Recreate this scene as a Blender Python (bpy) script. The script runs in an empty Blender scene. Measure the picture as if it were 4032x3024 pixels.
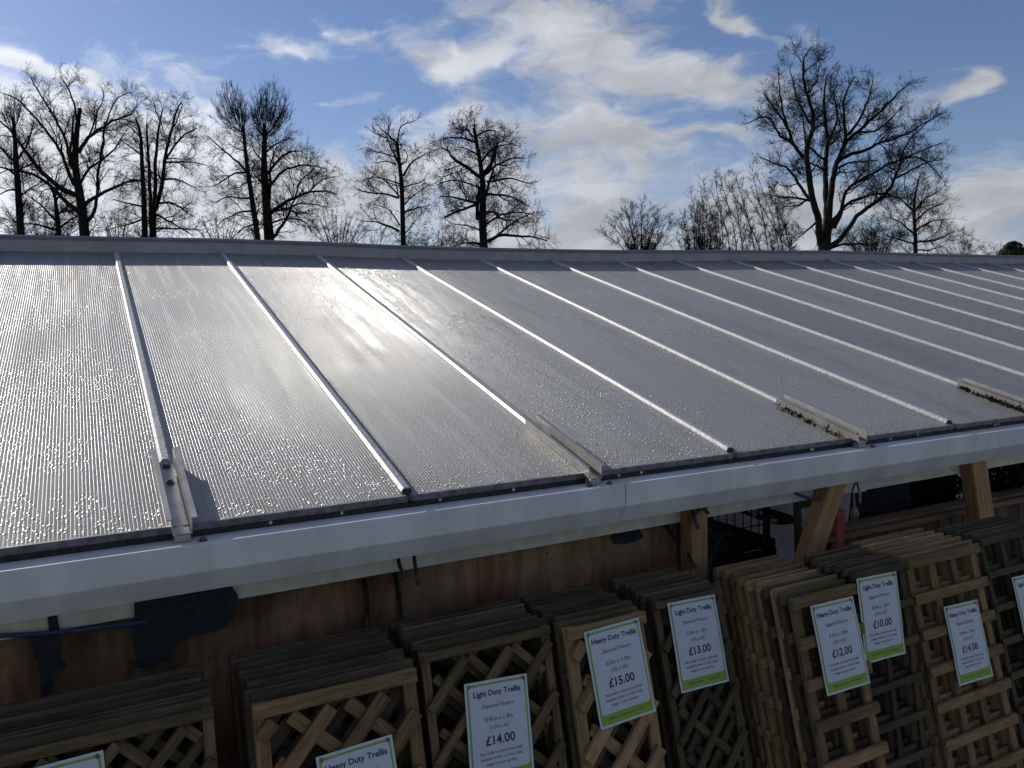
import bpy, bmesh, math, random
import numpy as np
from mathutils import Matrix, Vector

rng = np.random.default_rng(7)
random.seed(7)
sc = bpy.context.scene
COL = sc.collection
rad = math.radians

# ------------------------------------------------------------------ camera
HC = 2.735                       # eye height above the yard floor (m)
S = 4032 / 2212.0                # the picture was measured on a 2212 px wide view
FPX = 3196.35                    # focal length in photo pixels
R = np.array([[0.8867916166464728, -0.05982782487531965, 0.45828076548795216],
              [-0.4615506490388785, -0.06334520645557379, 0.8848493562131865],
              [-0.023908722620109138, -0.9961967758378807, -0.083787569441331]])
cam = bpy.data.cameras.new('camera')
camo = bpy.data.objects.new('camera', cam)
COL.objects.link(camo)
M = Matrix.Identity(4)
for i in range(3):
    M[i][0] = R[i, 0]; M[i][1] = -R[i, 1]; M[i][2] = -R[i, 2]
M[2][3] = HC
camo.matrix_world = M
cam.sensor_width = 36.0
cam.lens = FPX * 36 / 4032
cam.clip_start = 0.05
cam.clip_end = 6000
sc.camera = camo

def ray(x, y):
    return R @ np.array([x * S - 2016, y * S - 1512, FPX])
def P(x, y, Y):                  # view pixel -> point on the plane Y (world)
    v = ray(x, y); p = v * Y / v[1]
    return np.array([p[0], p[1], p[2] + HC])
def PF(x, y, Y):                 # photo pixel
    return P(x / S, y / S, Y)
def PD(x, y, D):                 # view pixel -> point at depth D
    v = ray(x, y) / FPX
    p = v * D
    return np.array([p[0], p[1], p[2] + HC])

# ------------------------------------------------------------------ sun, sky
SUN = np.array([-.333, .8236, .459]); SUN /= np.linalg.norm(SUN)
SUN_EL = math.asin(SUN[2]); SUN_AZ = math.atan2(SUN[0], SUN[1])
sl = bpy.data.lights.new('sun', 'SUN')
sl.energy = 5.0; sl.angle = rad(0.5); sl.color = (1.0, .94, .84)
slo = bpy.data.objects.new('sun', sl); COL.objects.link(slo)
slo.rotation_euler = Vector(SUN).to_track_quat('Z', 'Y').to_euler()
slo.location = (-20, 50, 40)

sc.view_settings.view_transform = 'Standard'
sc.view_settings.look = 'None'
sc.view_settings.gamma = 1.0
sc.view_settings.use_curve_mapping = False
sc.view_settings.exposure = 0.0
sc.cycles.max_bounces = 6; sc.cycles.diffuse_bounces = 3; sc.cycles.glossy_bounces = 2; sc.cycles.transmission_bounces = 3

class NT:                        # tiny node helper
    def __init__(s, tree): s.t = tree; s.n = tree.nodes; s.l = tree.links
    def node(s, kind, **kw):
        n = s.n.new(kind)
        for k, v in kw.items(): setattr(n, k, v)
        return n
    def put(s, sock, v):
        if isinstance(v, bpy.types.NodeSocket): s.l.new(v, sock)
        elif v is not None: sock.default_value = v
    def m(s, op, a, b=None, c=None, clamp=False):
        n = s.n.new('ShaderNodeMath'); n.operation = op; n.use_clamp = clamp
        for i, v in enumerate((a, b, c)):
            if v is not None: s.put(n.inputs[i], v)
        return n.outputs[0]
    def add(s, a, b): return s.m('ADD', a, b)
    def mul(s, a, b): return s.m('MULTIPLY', a, b)
    def sub(s, a, b): return s.m('SUBTRACT', a, b)
    def ss(s, v, lo, hi, a=0.0, b=1.0):
        n = s.n.new('ShaderNodeMapRange'); n.interpolation_type = 'SMOOTHSTEP'
        s.put(n.inputs['Value'], v); n.inputs['From Min'].default_value = lo; n.inputs['From Max'].default_value = hi
        n.inputs['To Min'].default_value = a; n.inputs['To Max'].default_value = b
        return n.outputs[0]
    def noise(s, vec, scale, detail=4, rough=.55, dist=0.0, dims='3D', lac=2.0):
        n = s.n.new('ShaderNodeTexNoise'); n.noise_dimensions = dims
        if vec is not None: s.l.new(vec, n.inputs['Vector'])
        n.inputs['Scale'].default_value = scale; n.inputs['Detail'].default_value = detail
        n.inputs['Roughness'].default_value = rough; n.inputs['Distortion'].default_value = dist
        n.inputs['Lacunarity'].default_value = lac
        return n.outputs['Fac']
    def xyz(s, v):
        n = s.n.new('ShaderNodeSeparateXYZ'); s.l.new(v, n.inputs[0]); return n.outputs
    def comb(s, x, y, z):
        n = s.n.new('ShaderNodeCombineXYZ')
        for i, v in enumerate((x, y, z)): s.put(n.inputs[i], v)
        return n.outputs[0]
    def mapping(s, v, scale, loc=(0, 0, 0), rot=(0, 0, 0)):
        n = s.n.new('ShaderNodeMapping'); s.l.new(v, n.inputs[0])
        n.inputs['Scale'].default_value = scale; n.inputs['Location'].default_value = loc; n.inputs['Rotation'].default_value = rot
        return n.outputs[0]
    def mix(s, f, a, b):
        n = s.n.new('ShaderNodeMix'); n.data_type = 'RGBA'
        s.put(n.inputs[0], f)
        for k, v in ((6, a), (7, b)):
            if not isinstance(v, bpy.types.NodeSocket): v = (*v, 1) if len(v) == 3 else v
            s.put(n.inputs[k], v)
        return n.outputs[2]
    def scale_col(s, col, f):
        n = s.n.new('ShaderNodeVectorMath'); n.operation = 'SCALE'
        s.put(n.inputs[0], col); s.put(n.inputs[3], f); return n.outputs[0]

def azel(x, y):
    v = ray(x, y); v = v / np.linalg.norm(v)
    return math.atan2(v[0], v[1]), math.asin(v[2])

def build_world():
    w = bpy.data.worlds.new('World'); sc.world = w; w.use_nodes = True
    t = NT(w.node_tree); t.n.clear()
    out = t.node('ShaderNodeOutputWorld'); bg = t.node('ShaderNodeBackground')
    sky = t.node('ShaderNodeTexSky', sky_type='NISHITA'); sky.sun_disc = False
    sky.sun_elevation = SUN_EL; sky.sun_rotation = SUN_AZ
    sky.air_density = 1.0; sky.dust_density = .25; sky.ozone_density = 3.0; sky.altitude = 60
    tc = t.node('ShaderNodeTexCoord'); d = tc.outputs['Generated']
    x, y, z = t.xyz(d)
    az = t.m('ARCTAN2', x, y); el = t.m('ARCSINE', z)
    uv0 = t.comb(az, el, 0.0)
    wn = t.node('ShaderNodeTexNoise'); t.l.new(t.mapping(uv0, (1, 2.2, 1)), wn.inputs['Vector']); wn.inputs['Scale'].default_value = 9.0; wn.inputs['Detail'].default_value = 4
    wo = t.node('ShaderNodeVectorMath', operation='MULTIPLY_ADD'); t.l.new(wn.outputs['Color'], wo.inputs[0]); wo.inputs[1].default_value = (.13, .06, 0); wo.inputs[2].default_value = (-.065, -.03, 0)
    wa = t.node('ShaderNodeVectorMath', operation='ADD'); t.l.new(uv0, wa.inputs[0]); t.l.new(wo.outputs[0], wa.inputs[1])
    uv = wa.outputs[0]
    # soft cloud banks by direction: (view px x, y, half width px, half height px, tilt deg, strength)
    banks = [(1230, 75, 230, 95, 8, .66), (1470, 165, 210, 72, 14, .64), (1040, 130, 150, 52, -8, .52), (1330, 20, 150, 60, 0, .3),
             (1600, 55, 130, 30, 32, .52), (1690, 105, 40, 20, 10, .3), (1230, 320, 380, 160, 0, .54), (1300, 450, 260, 90, -5, .52),
             (1240, 510, 260, 60, 0, .55), (120, 160, 230, 30, 10, .72), (150, 350, 430, 170, -2, .86), (430, 450, 430, 130, 0, .8),
             (720, 410, 260, 85, 0, .8), (625, 100, 85, 30, -10, .36), (750, 60, 50, 22, 15, .24), (750, 222, 100, 18, -4, .40),
             (2085, 190, 50, 34, 0, .5), (2130, 430, 230, 120, -6, .56), (1960, 300, 140, 60, 10, .28), (1760, 100, 90, 40, 10, .3),
             (900, 330, 260, 110, 0, .42), (1000, 470, 300, 90, 0, .55), (1650, 470, 320, 90, 0, .5), (2050, 550, 330, 60, 0, .5), (1560, 290, 120, 36, -8, .2)]
    cov = None
    for (bx, by, hw, hh, tilt, amp) in banks:
        a0, e0 = azel(bx, by)
        a1, e1 = azel(bx + 10, by); a2, e2 = azel(bx, by - 10)
        ka = (a1 - a0) / 10; ke = (e2 - e0) / 10
        mp = t.node('ShaderNodeMapping', vector_type='TEXTURE'); t.l.new(uv, mp.inputs[0])
        mp.inputs['Location'].default_value = (a0, e0, 0); mp.inputs['Rotation'].default_value = (0, 0, rad(-tilt))
        mp.inputs['Scale'].default_value = (abs(ka) * hw, abs(ke) * hh, 1)
        dq = t.node('ShaderNodeVectorMath', operation='DOT_PRODUCT'); t.l.new(mp.outputs[0], dq.inputs[0]); t.l.new(mp.outputs[0], dq.inputs[1])
        g = t.m('EXPONENT', t.m('MULTIPLY_ADD', dq.outputs['Value'], -1.0, math.log(amp)))
        cov = g if cov is None else t.m('MAXIMUM', cov, g)
    # beyond the view: an even scatter of cloud, as in view
    a0, e0 = azel(1106, 300)
    dz = t.sub(az, a0)
    infr = t.mul(t.ss(t.m('ABSOLUTE', dz), .62, .85), 1.0)
    infe = t.ss(el, .42, .6)
    outside = t.m('MAXIMUM', infr, infe)
    cov = t.add(cov, t.mul(outside, .2))
    wv = t.mapping(uv, (1.0, 2.3, 1.0), rot=(0, 0, rad(-9)))
    n1 = t.noise(wv, 7.0, detail=6, rough=.56, dist=.5)
    n2 = t.noise(wv, 24.0, detail=4, rough=.6, dist=.3)
    nn = t.add(t.add(t.mul(n1, 1.25), t.mul(n2, .45)), -.33)
    dens = t.ss(t.add(nn, t.mul(cov, 1.0)), .60, 1.06)
    # cloud light: forward scattering towards the sun, greyer where thick and low
    dt = t.node('ShaderNodeVectorMath', operation='DOT_PRODUCT'); t.l.new(d, dt.inputs[0]); dt.inputs[1].default_value = SUN
    mu = t.m('MAXIMUM', dt.outputs['Value'], 0.0)
    fwd = t.m('POWER', mu, 5.0)
    shade = t.noise(t.mapping(uv, (1, 2.4, 1), loc=(3.1, 1.02, 0)), 9.0, detail=3, rough=.55)
    bright = t.mul(t.add(5.3, t.mul(fwd, 7.0)), t.ss(shade, .3, .7, .74, 1.12))
    ccol = t.scale_col(t.comb(.97, 1.0, 1.07), bright)
    hs = t.node('ShaderNodeHueSaturation'); hs.inputs['Saturation'].default_value = 1.02
    t.l.new(sky.outputs[0], hs.inputs['Color'])
    hz = t.mul(t.m('EXPONENT', t.mul(t.m('MAXIMUM', el, 0.0), -9.0)), .55)
    tint = t.node('ShaderNodeVectorMath', operation='MULTIPLY'); t.l.new(hs.outputs[0], tint.inputs[0]); tint.inputs[1].default_value = (.76, .76, .88)
    hz = t.m('MAXIMUM', hz, t.mul(t.m('POWER', mu, 9.0), .08))
    base = t.mix(hz, tint.outputs[0], t.scale_col(t.comb(.88, 1.0, 1.2), t.add(4.0, t.mul(fwd, 4.0))))
    col = t.mix(t.mul(dens, .93), base, ccol)
    t.l.new(col, bg.inputs[0]); bg.inputs[1].default_value = .10
    t.l.new(bg.outputs[0], out.inputs[0])
    try:
        w.cycles.sampling_method = 'MANUAL'; w.cycles.sample_map_resolution = 512
    except Exception: pass
build_world()

# ------------------------------------------------------------------ materials
MATS = {}
def new_mat(name):
    m = bpy.data.materials.new(name); m.use_nodes = True
    t = NT(m.node_tree); b = t.n['Principled BSDF']
    MATS[name] = m
    return m, t, b
def plain(name, col, rough=.6, metal=0.0, nscale=30, var=.15, bump=0.0, spec=.5, stretch=(1, 1, 1)):
    m, t, b = new_mat(name)
    tc = t.node('ShaderNodeTexCoord'); v = t.mapping(tc.outputs['Object'], stretch)
    n = t.noise(v, nscale, 3, .6)
    f = t.ss(n, .3, .7, 1 - var, 1 + var)
    t.put(b.inputs['Base Color'], t.scale_col((*col,), f)) if False else None
    c = t.node('ShaderNodeVectorMath', operation='SCALE'); c.inputs[0].default_value = col; t.l.new(f, c.inputs[3])
    t.l.new(c.outputs[0], b.inputs['Base Color'])
    b.inputs['Roughness'].default_value = rough; b.inputs['Metallic'].default_value = metal
    b.inputs['Specular IOR Level'].default_value = spec
    if bump:
        bp = t.node('ShaderNodeBump'); bp.inputs['Strength'].default_value = bump; bp.inputs['Distance'].default_value = .003
        t.l.new(n, bp.inputs['Height']); t.l.new(bp.outputs[0], b.inputs['Normal'])
    return m
def wood(name, col, dark, algae, alg=.45, grain=(14, 14, 1.2), nscale=7, rough=.8, stain=.5):
    m, t, b = new_mat(name)
    tc = t.node('ShaderNodeTexCoord'); oi = t.node('ShaderNodeObjectInfo')
    off = t.mul(oi.outputs['Random'], 37.0)
    vm = t.node('ShaderNodeVectorMath', operation='ADD'); t.l.new(tc.outputs['Object'], vm.inputs[0]); t.l.new(t.comb(off, off, off), vm.inputs[1])
    v = t.mapping(vm.outputs[0], grain)
    g = t.noise(v, nscale, 4, .65, .4)
    c = t.mix(t.ss(g, .32, .68), col, dark)
    a = t.noise(vm.outputs[0], 6.0, 3, .6)
    c = t.mix(t.mul(t.ss(a, .42, .68), alg), c, algae)
    k = t.noise(vm.outputs[0], 3.0, 1, .5)
    f = t.mul(t.ss(k, .3, .7, 1 - stain * .4, 1.1), t.ss(oi.outputs['Random'], 0, 1, .72, 1.18))
    c = t.scale_col(c, f)
    t.l.new(c, b.inputs['Base Color']); b.inputs['Roughness'].default_value = rough
    b.inputs['Specular IOR Level'].default_value = .25
    bp = t.node('ShaderNodeBump'); bp.inputs['Strength'].default_value = .35; bp.inputs['Distance'].default_value = .002
    t.l.new(g, bp.inputs['Height']); t.l.new(bp.outputs[0], b.inputs['Normal'])
    return m

def polycarbonate():
    m, t, b = new_mat('polycarbonate')
    tc = t.node('ShaderNodeTexCoord'); o = tc.outputs['Object']
    oi = t.node('ShaderNodeObjectInfo')
    ofs = t.mul(oi.outputs['Random'], 23.0)
    vm = t.node('ShaderNodeVectorMath', operation='ADD'); t.l.new(o, vm.inputs[0]); t.l.new(t.comb(ofs, ofs, 0.0), vm.inputs[1])
    ov = vm.outputs[0]
    x, y, z = t.xyz(o)
    f = t.m('FRACT', t.mul(x, 1 / .0106))
    web = t.m('LESS_THAN', f, .23)
    # inner web walls turn the light sideways; the skins dish a little between them
    wt = t.mul(f, 1 / .23)
    slope_web = t.m('MULTIPLY_ADD', t.mul(wt, wt), 2.7, -1.5)
    slope_body = t.mul(t.sub(f, .66), .45)
    slope = t.add(t.mul(web, slope_web), t.mul(t.sub(1.0, web), slope_body))
    # rain drops: runs along the flutes, in patches
    pat = t.ss(t.noise(ov, 1.9, 4, .6, .5), .40, .58)
    edge = t.ss(y, .02, .22, 1.0, 0.0)
    pat = t.m('MAXIMUM', pat, edge)
    vo = t.node('ShaderNodeTexVoronoi', feature='F1'); t.l.new(t.mapping(ov, (95, 62, 1)), vo.inputs['Vector']); vo.inputs['Scale'].default_value = 1.0
    vo.inputs['Randomness'].default_value = 1.0
    cs = t.xyz(vo.outputs['Color'])
    on = t.m('GREATER_THAN', cs[0], .45)
    drop = t.mul(t.ss(vo.outputs['Distance'], .1, .48, 1.0, 0.0), t.mul(on, pat))
    film = t.noise(t.mapping(ov, (60, 26, 1)), 1.0, 3, .6, .6)
    h = t.add(drop, t.mul(film, .2))
    bp = t.node('ShaderNodeBump'); bp.inputs['Strength'].default_value = 1.0; bp.inputs['Distance'].default_value = .0025
    t.l.new(h, bp.inputs['Height'])
    def tilted(vx):
        nv = t.node('ShaderNodeVectorMath', operation='ADD'); t.l.new(bp.outputs[0], nv.inputs[0]); t.l.new(t.comb(vx, 0.0, 0.0), nv.inputs[1])
        nn = t.node('ShaderNodeVectorMath', operation='NORMALIZE'); t.l.new(nv.outputs[0], nn.inputs[0]); return nn.outputs[0]
    t.l.new(tilted(slope), b.inputs['Normal'])
    # dirt: faint runs down the slope, green-brown by the eave, dark specks
    runs = t.ss(t.noise(t.mapping(ov, (40, 1.1, 1)), 1.0, 5, .6), .42, .72)
    base = t.mix(t.mul(runs, .45), (.30, .30, .295), (.21, .205, .19))
    base = t.mix(t.mul(t.ss(t.noise(ov, 5.0, 4), .45, .7), t.ss(y, .0, .45, .55, 0.0)), base, (.2, .18, .1))
    spk = t.ss(t.noise(t.mapping(ov, (75, 13, 1)), 1.0, 2, .5), .68, .74)
    base = t.mix(t.mul(spk, .8), base, (.05, .045, .035))
    base = t.mix(t.mul(t.ss(t.noise(t.mapping(ov, (3.2, .8, 1)), 1.0, 5, .65), .5, .72), .5), base, (.17, .165, .15))
    base = t.scale_col(base, t.ss(oi.outputs['Random'], 0, 1, .84, 1.14))
    base = t.mix(t.mul(web, .8), base, (.5, .5, .5))
    t.l.new(base, b.inputs['Base Color'])
    rough = t.sub(t.ss(t.noise(t.mapping(ov, (24, 1.3, 1)), 1.0, 3), .35, .65, .20, .29), t.mul(drop, .05))
    t.l.new(rough, b.inputs['Roughness'])
    b.inputs['IOR'].default_value = 1.5
    tr = t.node('ShaderNodeBsdfTranslucent'); tr.inputs[0].default_value = (.6, .6, .6, 1)
    mx = t.node('ShaderNodeMixShader'); mx.inputs[0].default_value = .42
    t.l.new(b.outputs[0], mx.inputs[1]); t.l.new(tr.outputs[0], mx.inputs[2])
    # wide scatter from the wet skin; tilted lobe imitates glint off the webs
    gl = t.node('ShaderNodeBsdfGlossy'); gl.inputs['Roughness'].default_value = .58
    t.l.new(t.scale_col(base, 3.1), gl.inputs["Color"])
    t.l.new(tilted(-1.3), gl.inputs['Normal'])
    mx2 = t.node('ShaderNodeMixShader'); mx2.inputs[0].default_value = .014
    t.l.new(mx.outputs[0], mx2.inputs[1]); t.l.new(gl.outputs[0], mx2.inputs[2])
    gl2 = t.node('ShaderNodeBsdfGlossy'); gl2.inputs['Roughness'].default_value = .45
    t.l.new(t.scale_col(base, 2.4), gl2.inputs['Color'])
    t.l.new(bp.outputs[0], gl2.inputs['Normal'])
    mx3 = t.node('ShaderNodeMixShader'); mx3.inputs[0].default_value = .11
    t.l.new(mx2.outputs[0], mx3.inputs[1]); t.l.new(gl2.outputs[0], mx3.inputs[2])
    t.l.new(mx3.outputs[0], t.n['Material Output'].inputs[0])
    return m

polycarbonate()
plain('bar_metal', (.40, .40, .41), .5, .15, 90, .3, .4)
plain('bracket_metal', (.36, .345, .33), .42, .5, 14, .14, .05)
plain('bolt_metal', (.12, .12, .12), .4, .8, 60, .2)
plain('end_trim', (.14, .13, .14), .45, .3, 40, .35, .2)
plain('dark_closure', (.028, .026, .025), .7, 0, 60, .5, .4)
plain('gutter_paint', (.60, .60, .60), .55, 0, 5, .12, .06, stretch=(1, 1, .35))
plain('cream_paint', (.58, .54, .44), .6, 0, 14, .12, .08)
plain('flashing_paint', (.40, .34, .34), .55, 0, 8, .1, .05)
plain('coping_paint', (.24, .25, .30), .5, 0, 8, .1, .05)
plain('render_wall', (.35, .33, .3), .85, 0, 6, .2, .2)
plain('black_fabric', (.012, .013, .016), .85, 0, 50, .4, .5)
plain('black_plastic', (.012, .012, .012), .4, 0, 30, .3)
plain('black_wire', (.015, .015, .016), .5, .3, 30, .3)
plain('blue_strap', (.02, .035, .1), .6, 0, 60, .3)
plain('red_paint', (.42, .07, .035), .6, 0, 20, .25, .1)
plain('navy_paint', (.02, .035, .08), .6, 0, 20, .3, .1)
plain('paper', (.50, .525, .60), .35, 0, 20, .03)
plain('green_print', (.19, .33, .02), .4, 0, 20, .06)
plain('ink', (.01, .01, .014), .45, 0, 20, .05)
plain('band_ink', (.05, .12, .01), .45, 0, 20, .05)
plain('brass', (.3, .22, .12), .3, .9, 60, .3)
plain('polythene', (.68, .64, .74), .5, 0, 4, .15, .2)
plain('paving', (.33, .315, .26), .6, 0, 3, .25, .3)
plain('grass_ground', (.06, .09, .03), .95, 0, .6, .4, .3)
plain('terracotta', (.42, .18, .08), .8, 0, 20, .3, .2)
plain('pale_metal', (.6, .58, .52), .4, .3, 30, .3)
plain('rusty_cream', (.5, .36, .22), .5, .1, 40, .6)
plain('dead_leaf', (.05, .03, .018), .9, 0, 60, .5)
plain('golden_tip', (.5, .36, .1), .4, .4, 30, .2)
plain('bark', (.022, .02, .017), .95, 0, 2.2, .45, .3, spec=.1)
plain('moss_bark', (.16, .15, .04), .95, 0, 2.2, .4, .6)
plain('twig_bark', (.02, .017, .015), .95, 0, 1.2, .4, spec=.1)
plain('leaf_dark', (.02, .04, .012), .7, 0, 4, .5)
plain('leaf_net', (.02, .045, .02), .7, 0, 20, .5)
wood('timber_tan', (.29, .178, .084), (.145, .083, .037), (.12, .092, .04), .4)
wood('timber_mid', (.19, .122, .06), (.095, .058, .028), (.085, .072, .032), .45)
wood('timber_fresh', (.42, .265, .13), (.25, .148, .07), (.18, .14, .065), .3)
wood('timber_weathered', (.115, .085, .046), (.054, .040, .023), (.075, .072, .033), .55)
wood('timber_post', (.40, .23, .11), (.26, .14, .06), (.3, .2, .1), .2, stain=.3)
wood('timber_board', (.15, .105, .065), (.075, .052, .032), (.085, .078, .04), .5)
wood('timber_cap', (.34, .21, .13), (.19, .115, .07), (.17, .14, .07), .3, grain=(1.2, 14, 14))
wood('plywood', (.38, .19, .10), (.19, .088, .044), (.13, .10, .055), .7, grain=(8, 8, 1.1), nscale=2.6, stain=1.5)

# ------------------------------------------------------------------ object helpers
def me_obj(name, verts, faces, mat, parent=None, smooth=False):
    me = bpy.data.meshes.new(name)
    me.from_pydata([tuple(map(float, v)) for v in verts], [], faces)
    me.materials.append(MATS[mat])
    if smooth: me.polygons.foreach_set('use_smooth', [True] * len(me.polygons))
    me.update()
    return link(name, me, parent)
def link(name, me, parent=None):
    o = bpy.data.objects.new(name, me); COL.objects.link(o)
    if parent is not None: o.parent = parent
    return o
def tag(o, label, cat=None, group=None, kind=None):
    if label: o['label'] = label
    if cat: o['category'] = cat
    if group: o['group'] = group
    if kind: o['kind'] = kind
    return o
def thing(name, label, cat, loc=(0, 0, 0), group=None):
    o = bpy.data.objects.new(name, None); COL.objects.link(o)
    o.empty_display_size = .1
    o.location = tuple(map(float, loc))
    return tag(o, label, cat, group)
def box_vf(x0, x1, y0, y1, z0, z1):
    v = [(x0, y0, z0), (x1, y0, z0), (x1, y1, z0), (x0, y1, z0), (x0, y0, z1), (x1, y0, z1), (x1, y1, z1), (x0, y1, z1)]
    f = [(0, 3, 2, 1), (4, 5, 6, 7), (0, 1, 5, 4), (1, 2, 6, 5), (2, 3, 7, 6), (3, 0, 4, 7)]
    return v, f
CACHE = {}
def chamfer_box(sx, sy, sz, ch, mat):
    key = (round(sx, 3), round(sy, 3), round(sz, 3), ch, mat)
    if key in CACHE: return CACHE[key]
    bm = bmesh.new(); bmesh.ops.create_cube(bm, size=1.0)
    bmesh.ops.scale(bm, vec=(sx, sy, sz), verts=bm.verts)
    if ch: bmesh.ops.bevel(bm, geom=bm.edges[:], offset=ch, segments=1, affect='EDGES')
    me = bpy.data.meshes.new('timber_piece'); bm.to_mesh(me); bm.free()
    me.materials.append(MATS[mat]); CACHE[key] = me
    return me
def block(name, x0, x1, y0, y1, z0, z1, mat, parent=None, ch=.003, rot=None, off=(0, 0, 0)):
    me = chamfer_box(x1 - x0, y1 - y0, z1 - z0, ch, mat)
    o = link(name, me, parent)
    o.location = ((x0 + x1) / 2 - off[0], (y0 + y1) / 2 - off[1], (z0 + z1) / 2 - off[2])
    if rot: o.rotation_euler = rot
    return o
def prism_x(name, prof, x0, x1, mat, parent=None, nseg=1, zf=None):
    """closed (y,z) outline pulled along X"""
    n = len(prof); v = []; f = []
    xs = np.linspace(x0, x1, nseg + 1)
    for x in xs:
        dz = zf(x) if zf else 0
        v += [(x, y, z + dz) for (y, z) in prof]
    for s in range(nseg):
        for i in range(n):
            j = (i + 1) % n
            f.append((s * n + i, s * n + j, (s + 1) * n + j, (s + 1) * n + i))
    f.append(tuple(range(n))); f.append(tuple(reversed(range(nseg * n, nseg * n + n))))
    o = me_obj(name, v, f, mat, parent)
    bm = bmesh.new(); bm.from_mesh(o.data); bmesh.ops.recalc_face_normals(bm, faces=bm.faces); bm.to_mesh(o.data); bm.free()
    return o
def tube(name, pts, r, mat, parent=None, sides=8, flat=1.0, closed_ends=True):
    pts = np.array(pts, float); k = len(pts)
    rr = np.array(r if hasattr(r, '__len__') else [r] * k, float)
    v = []; f = []
    for i in range(k):
        d = pts[min(i + 1, k - 1)] - pts[max(i - 1, 0)]; d = d / np.linalg.norm(d)
        ref = np.array([0, 1.0, 0]) if abs(d[1]) < .9 else np.array([1.0, 0, 0])
        u = np.cross(d, ref); u /= np.linalg.norm(u); w_ = np.cross(d, u)
        for j in range(sides):
            a = 2 * math.pi * j / sides
            v.append(pts[i] + rr[i] * (math.cos(a) * u + math.sin(a) * w_ * flat))
    for i in range(k - 1):
        for j in range(sides):
            jj = (j + 1) % sides
            f.append((i * sides + j, i * sides + jj, (i + 1) * sides + jj, (i + 1) * sides + j))
    if closed_ends:
        f.append(tuple(range(sides))); f.append(tuple(reversed(range((k - 1) * sides, k * sides))))
    return me_obj(name, v, f, mat, parent, smooth=sides > 5)
def sheet(name, poly, Y, thick, mat, parent=None, wave=0.0):
    """thick flat piece from an outline of world points on plane Y"""
    n = len(poly)
    v = [(p[0], p[1], p[2]) for p in poly] + [(p[0], p[1] + thick, p[2]) for p in poly]
    f = [tuple(range(n)), tuple(reversed(range(n, 2 * n)))]
    for i in range(n):
        j = (i + 1) % n; f.append((i, i + n, j + n, j))
    o = me_obj(name, v, f, mat, parent)
    bm = bmesh.new(); bm.from_mesh(o.data)
    bmesh.ops.triangulate(bm, faces=[q for q in bm.faces if len(q.verts) > 4])
    if wave:
        bmesh.ops.subdivide_edges(bm, edges=bm.edges[:], cuts=3, use_grid_fill=True)
        for q in bm.verts:
            q.co.y += wave * math.sin(q.co.x * 31 + q.co.z * 17) + wave * .6 * math.sin(q.co.x * 67 - q.co.z * 23)
    bmesh.ops.recalc_face_normals(bm, faces=bm.faces); bm.to_mesh(o.data); bm.free()
    return o

# ------------------------------------------------------------------ setting
g = me_obj('ground', [(-1500, -600, -.01), (1500, -600, -.01), (1500, 3000, -.01), (-1500, 3000, -.01)], [(0, 1, 2, 3)], 'grass_ground')
tag(g, 'grassy ground running back under the bare trees', kind='structure')
g = me_obj('yard_floor', [(-9, -5, 0), (20, -5, 0), (20, 6.3, 0), (-9, 6.3, 0)], [(0, 1, 2, 3)], 'paving')
tag(g, 'grey concrete yard floor under the canopy', kind='structure')

# ------------------------------------------------------------------ the canopy
YE, ZE = 2.49, HC - .583          # lower edge of the sheets
YR = 6.351
ZR_S = [.5074, .5108, .5029, .4870, .4812, .4798, .4821, .4929, .5041, .5112, .5212, .5187, .5120, .5104, .5100]
def zr(x):
    i = (x - .2) / .7
    return HC + float(np.interp(i, np.arange(15), ZR_S))
def roofz(x, y):
    return ZE + (zr(x) - ZE) * (y - YE) / (YR - YE)
I0, I1 = -5, 22
XL, XR = .2 + .7 * I0, .2 + .7 * I1
canopy = thing('lean_to_canopy', 'long lean-to canopy roofed with wet ribbed polycarbonate sheets and pale glazing bars', 'canopy', (0, YR, 0))
CO = np.array([0, YR, 0])
def sub(vs): return [np.array(v) - CO for v in vs]
for i in range(I0, I1):
    x0, x1 = .2 + .7 * i + .006, .2 + .7 * (i + 1) - .006
    xm = (x0 + x1) / 2
    o3 = np.array([x0, YE, ZE])
    tp = [(x0, YE, ZE), (x1, YE, ZE), (x1, YR, zr(x1)), (x0, YR, zr(x0))]
    tp = [np.array(p) - o3 for p in tp]
    v = tp + [p - np.array([0, 0, .012]) for p in tp]
    f = [(0, 1, 2, 3), (7, 6, 5, 4), (0, 4, 5, 1), (1, 5, 6, 2), (2, 6, 7, 3), (3, 7, 4, 0)]
    o = me_obj('polycarbonate_panel', v, f, 'polycarbonate', canopy)
    o.location = tuple(o3 - CO)
    # end trim + dark closure under the sheet's lower edge
    c = block('end_trim', x0 + .002, x1 - .002, YE - .008, YE + .012, ZE - .017, ZE + .0045, 'end_trim', canopy, ch=.002, off=CO)
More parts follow.
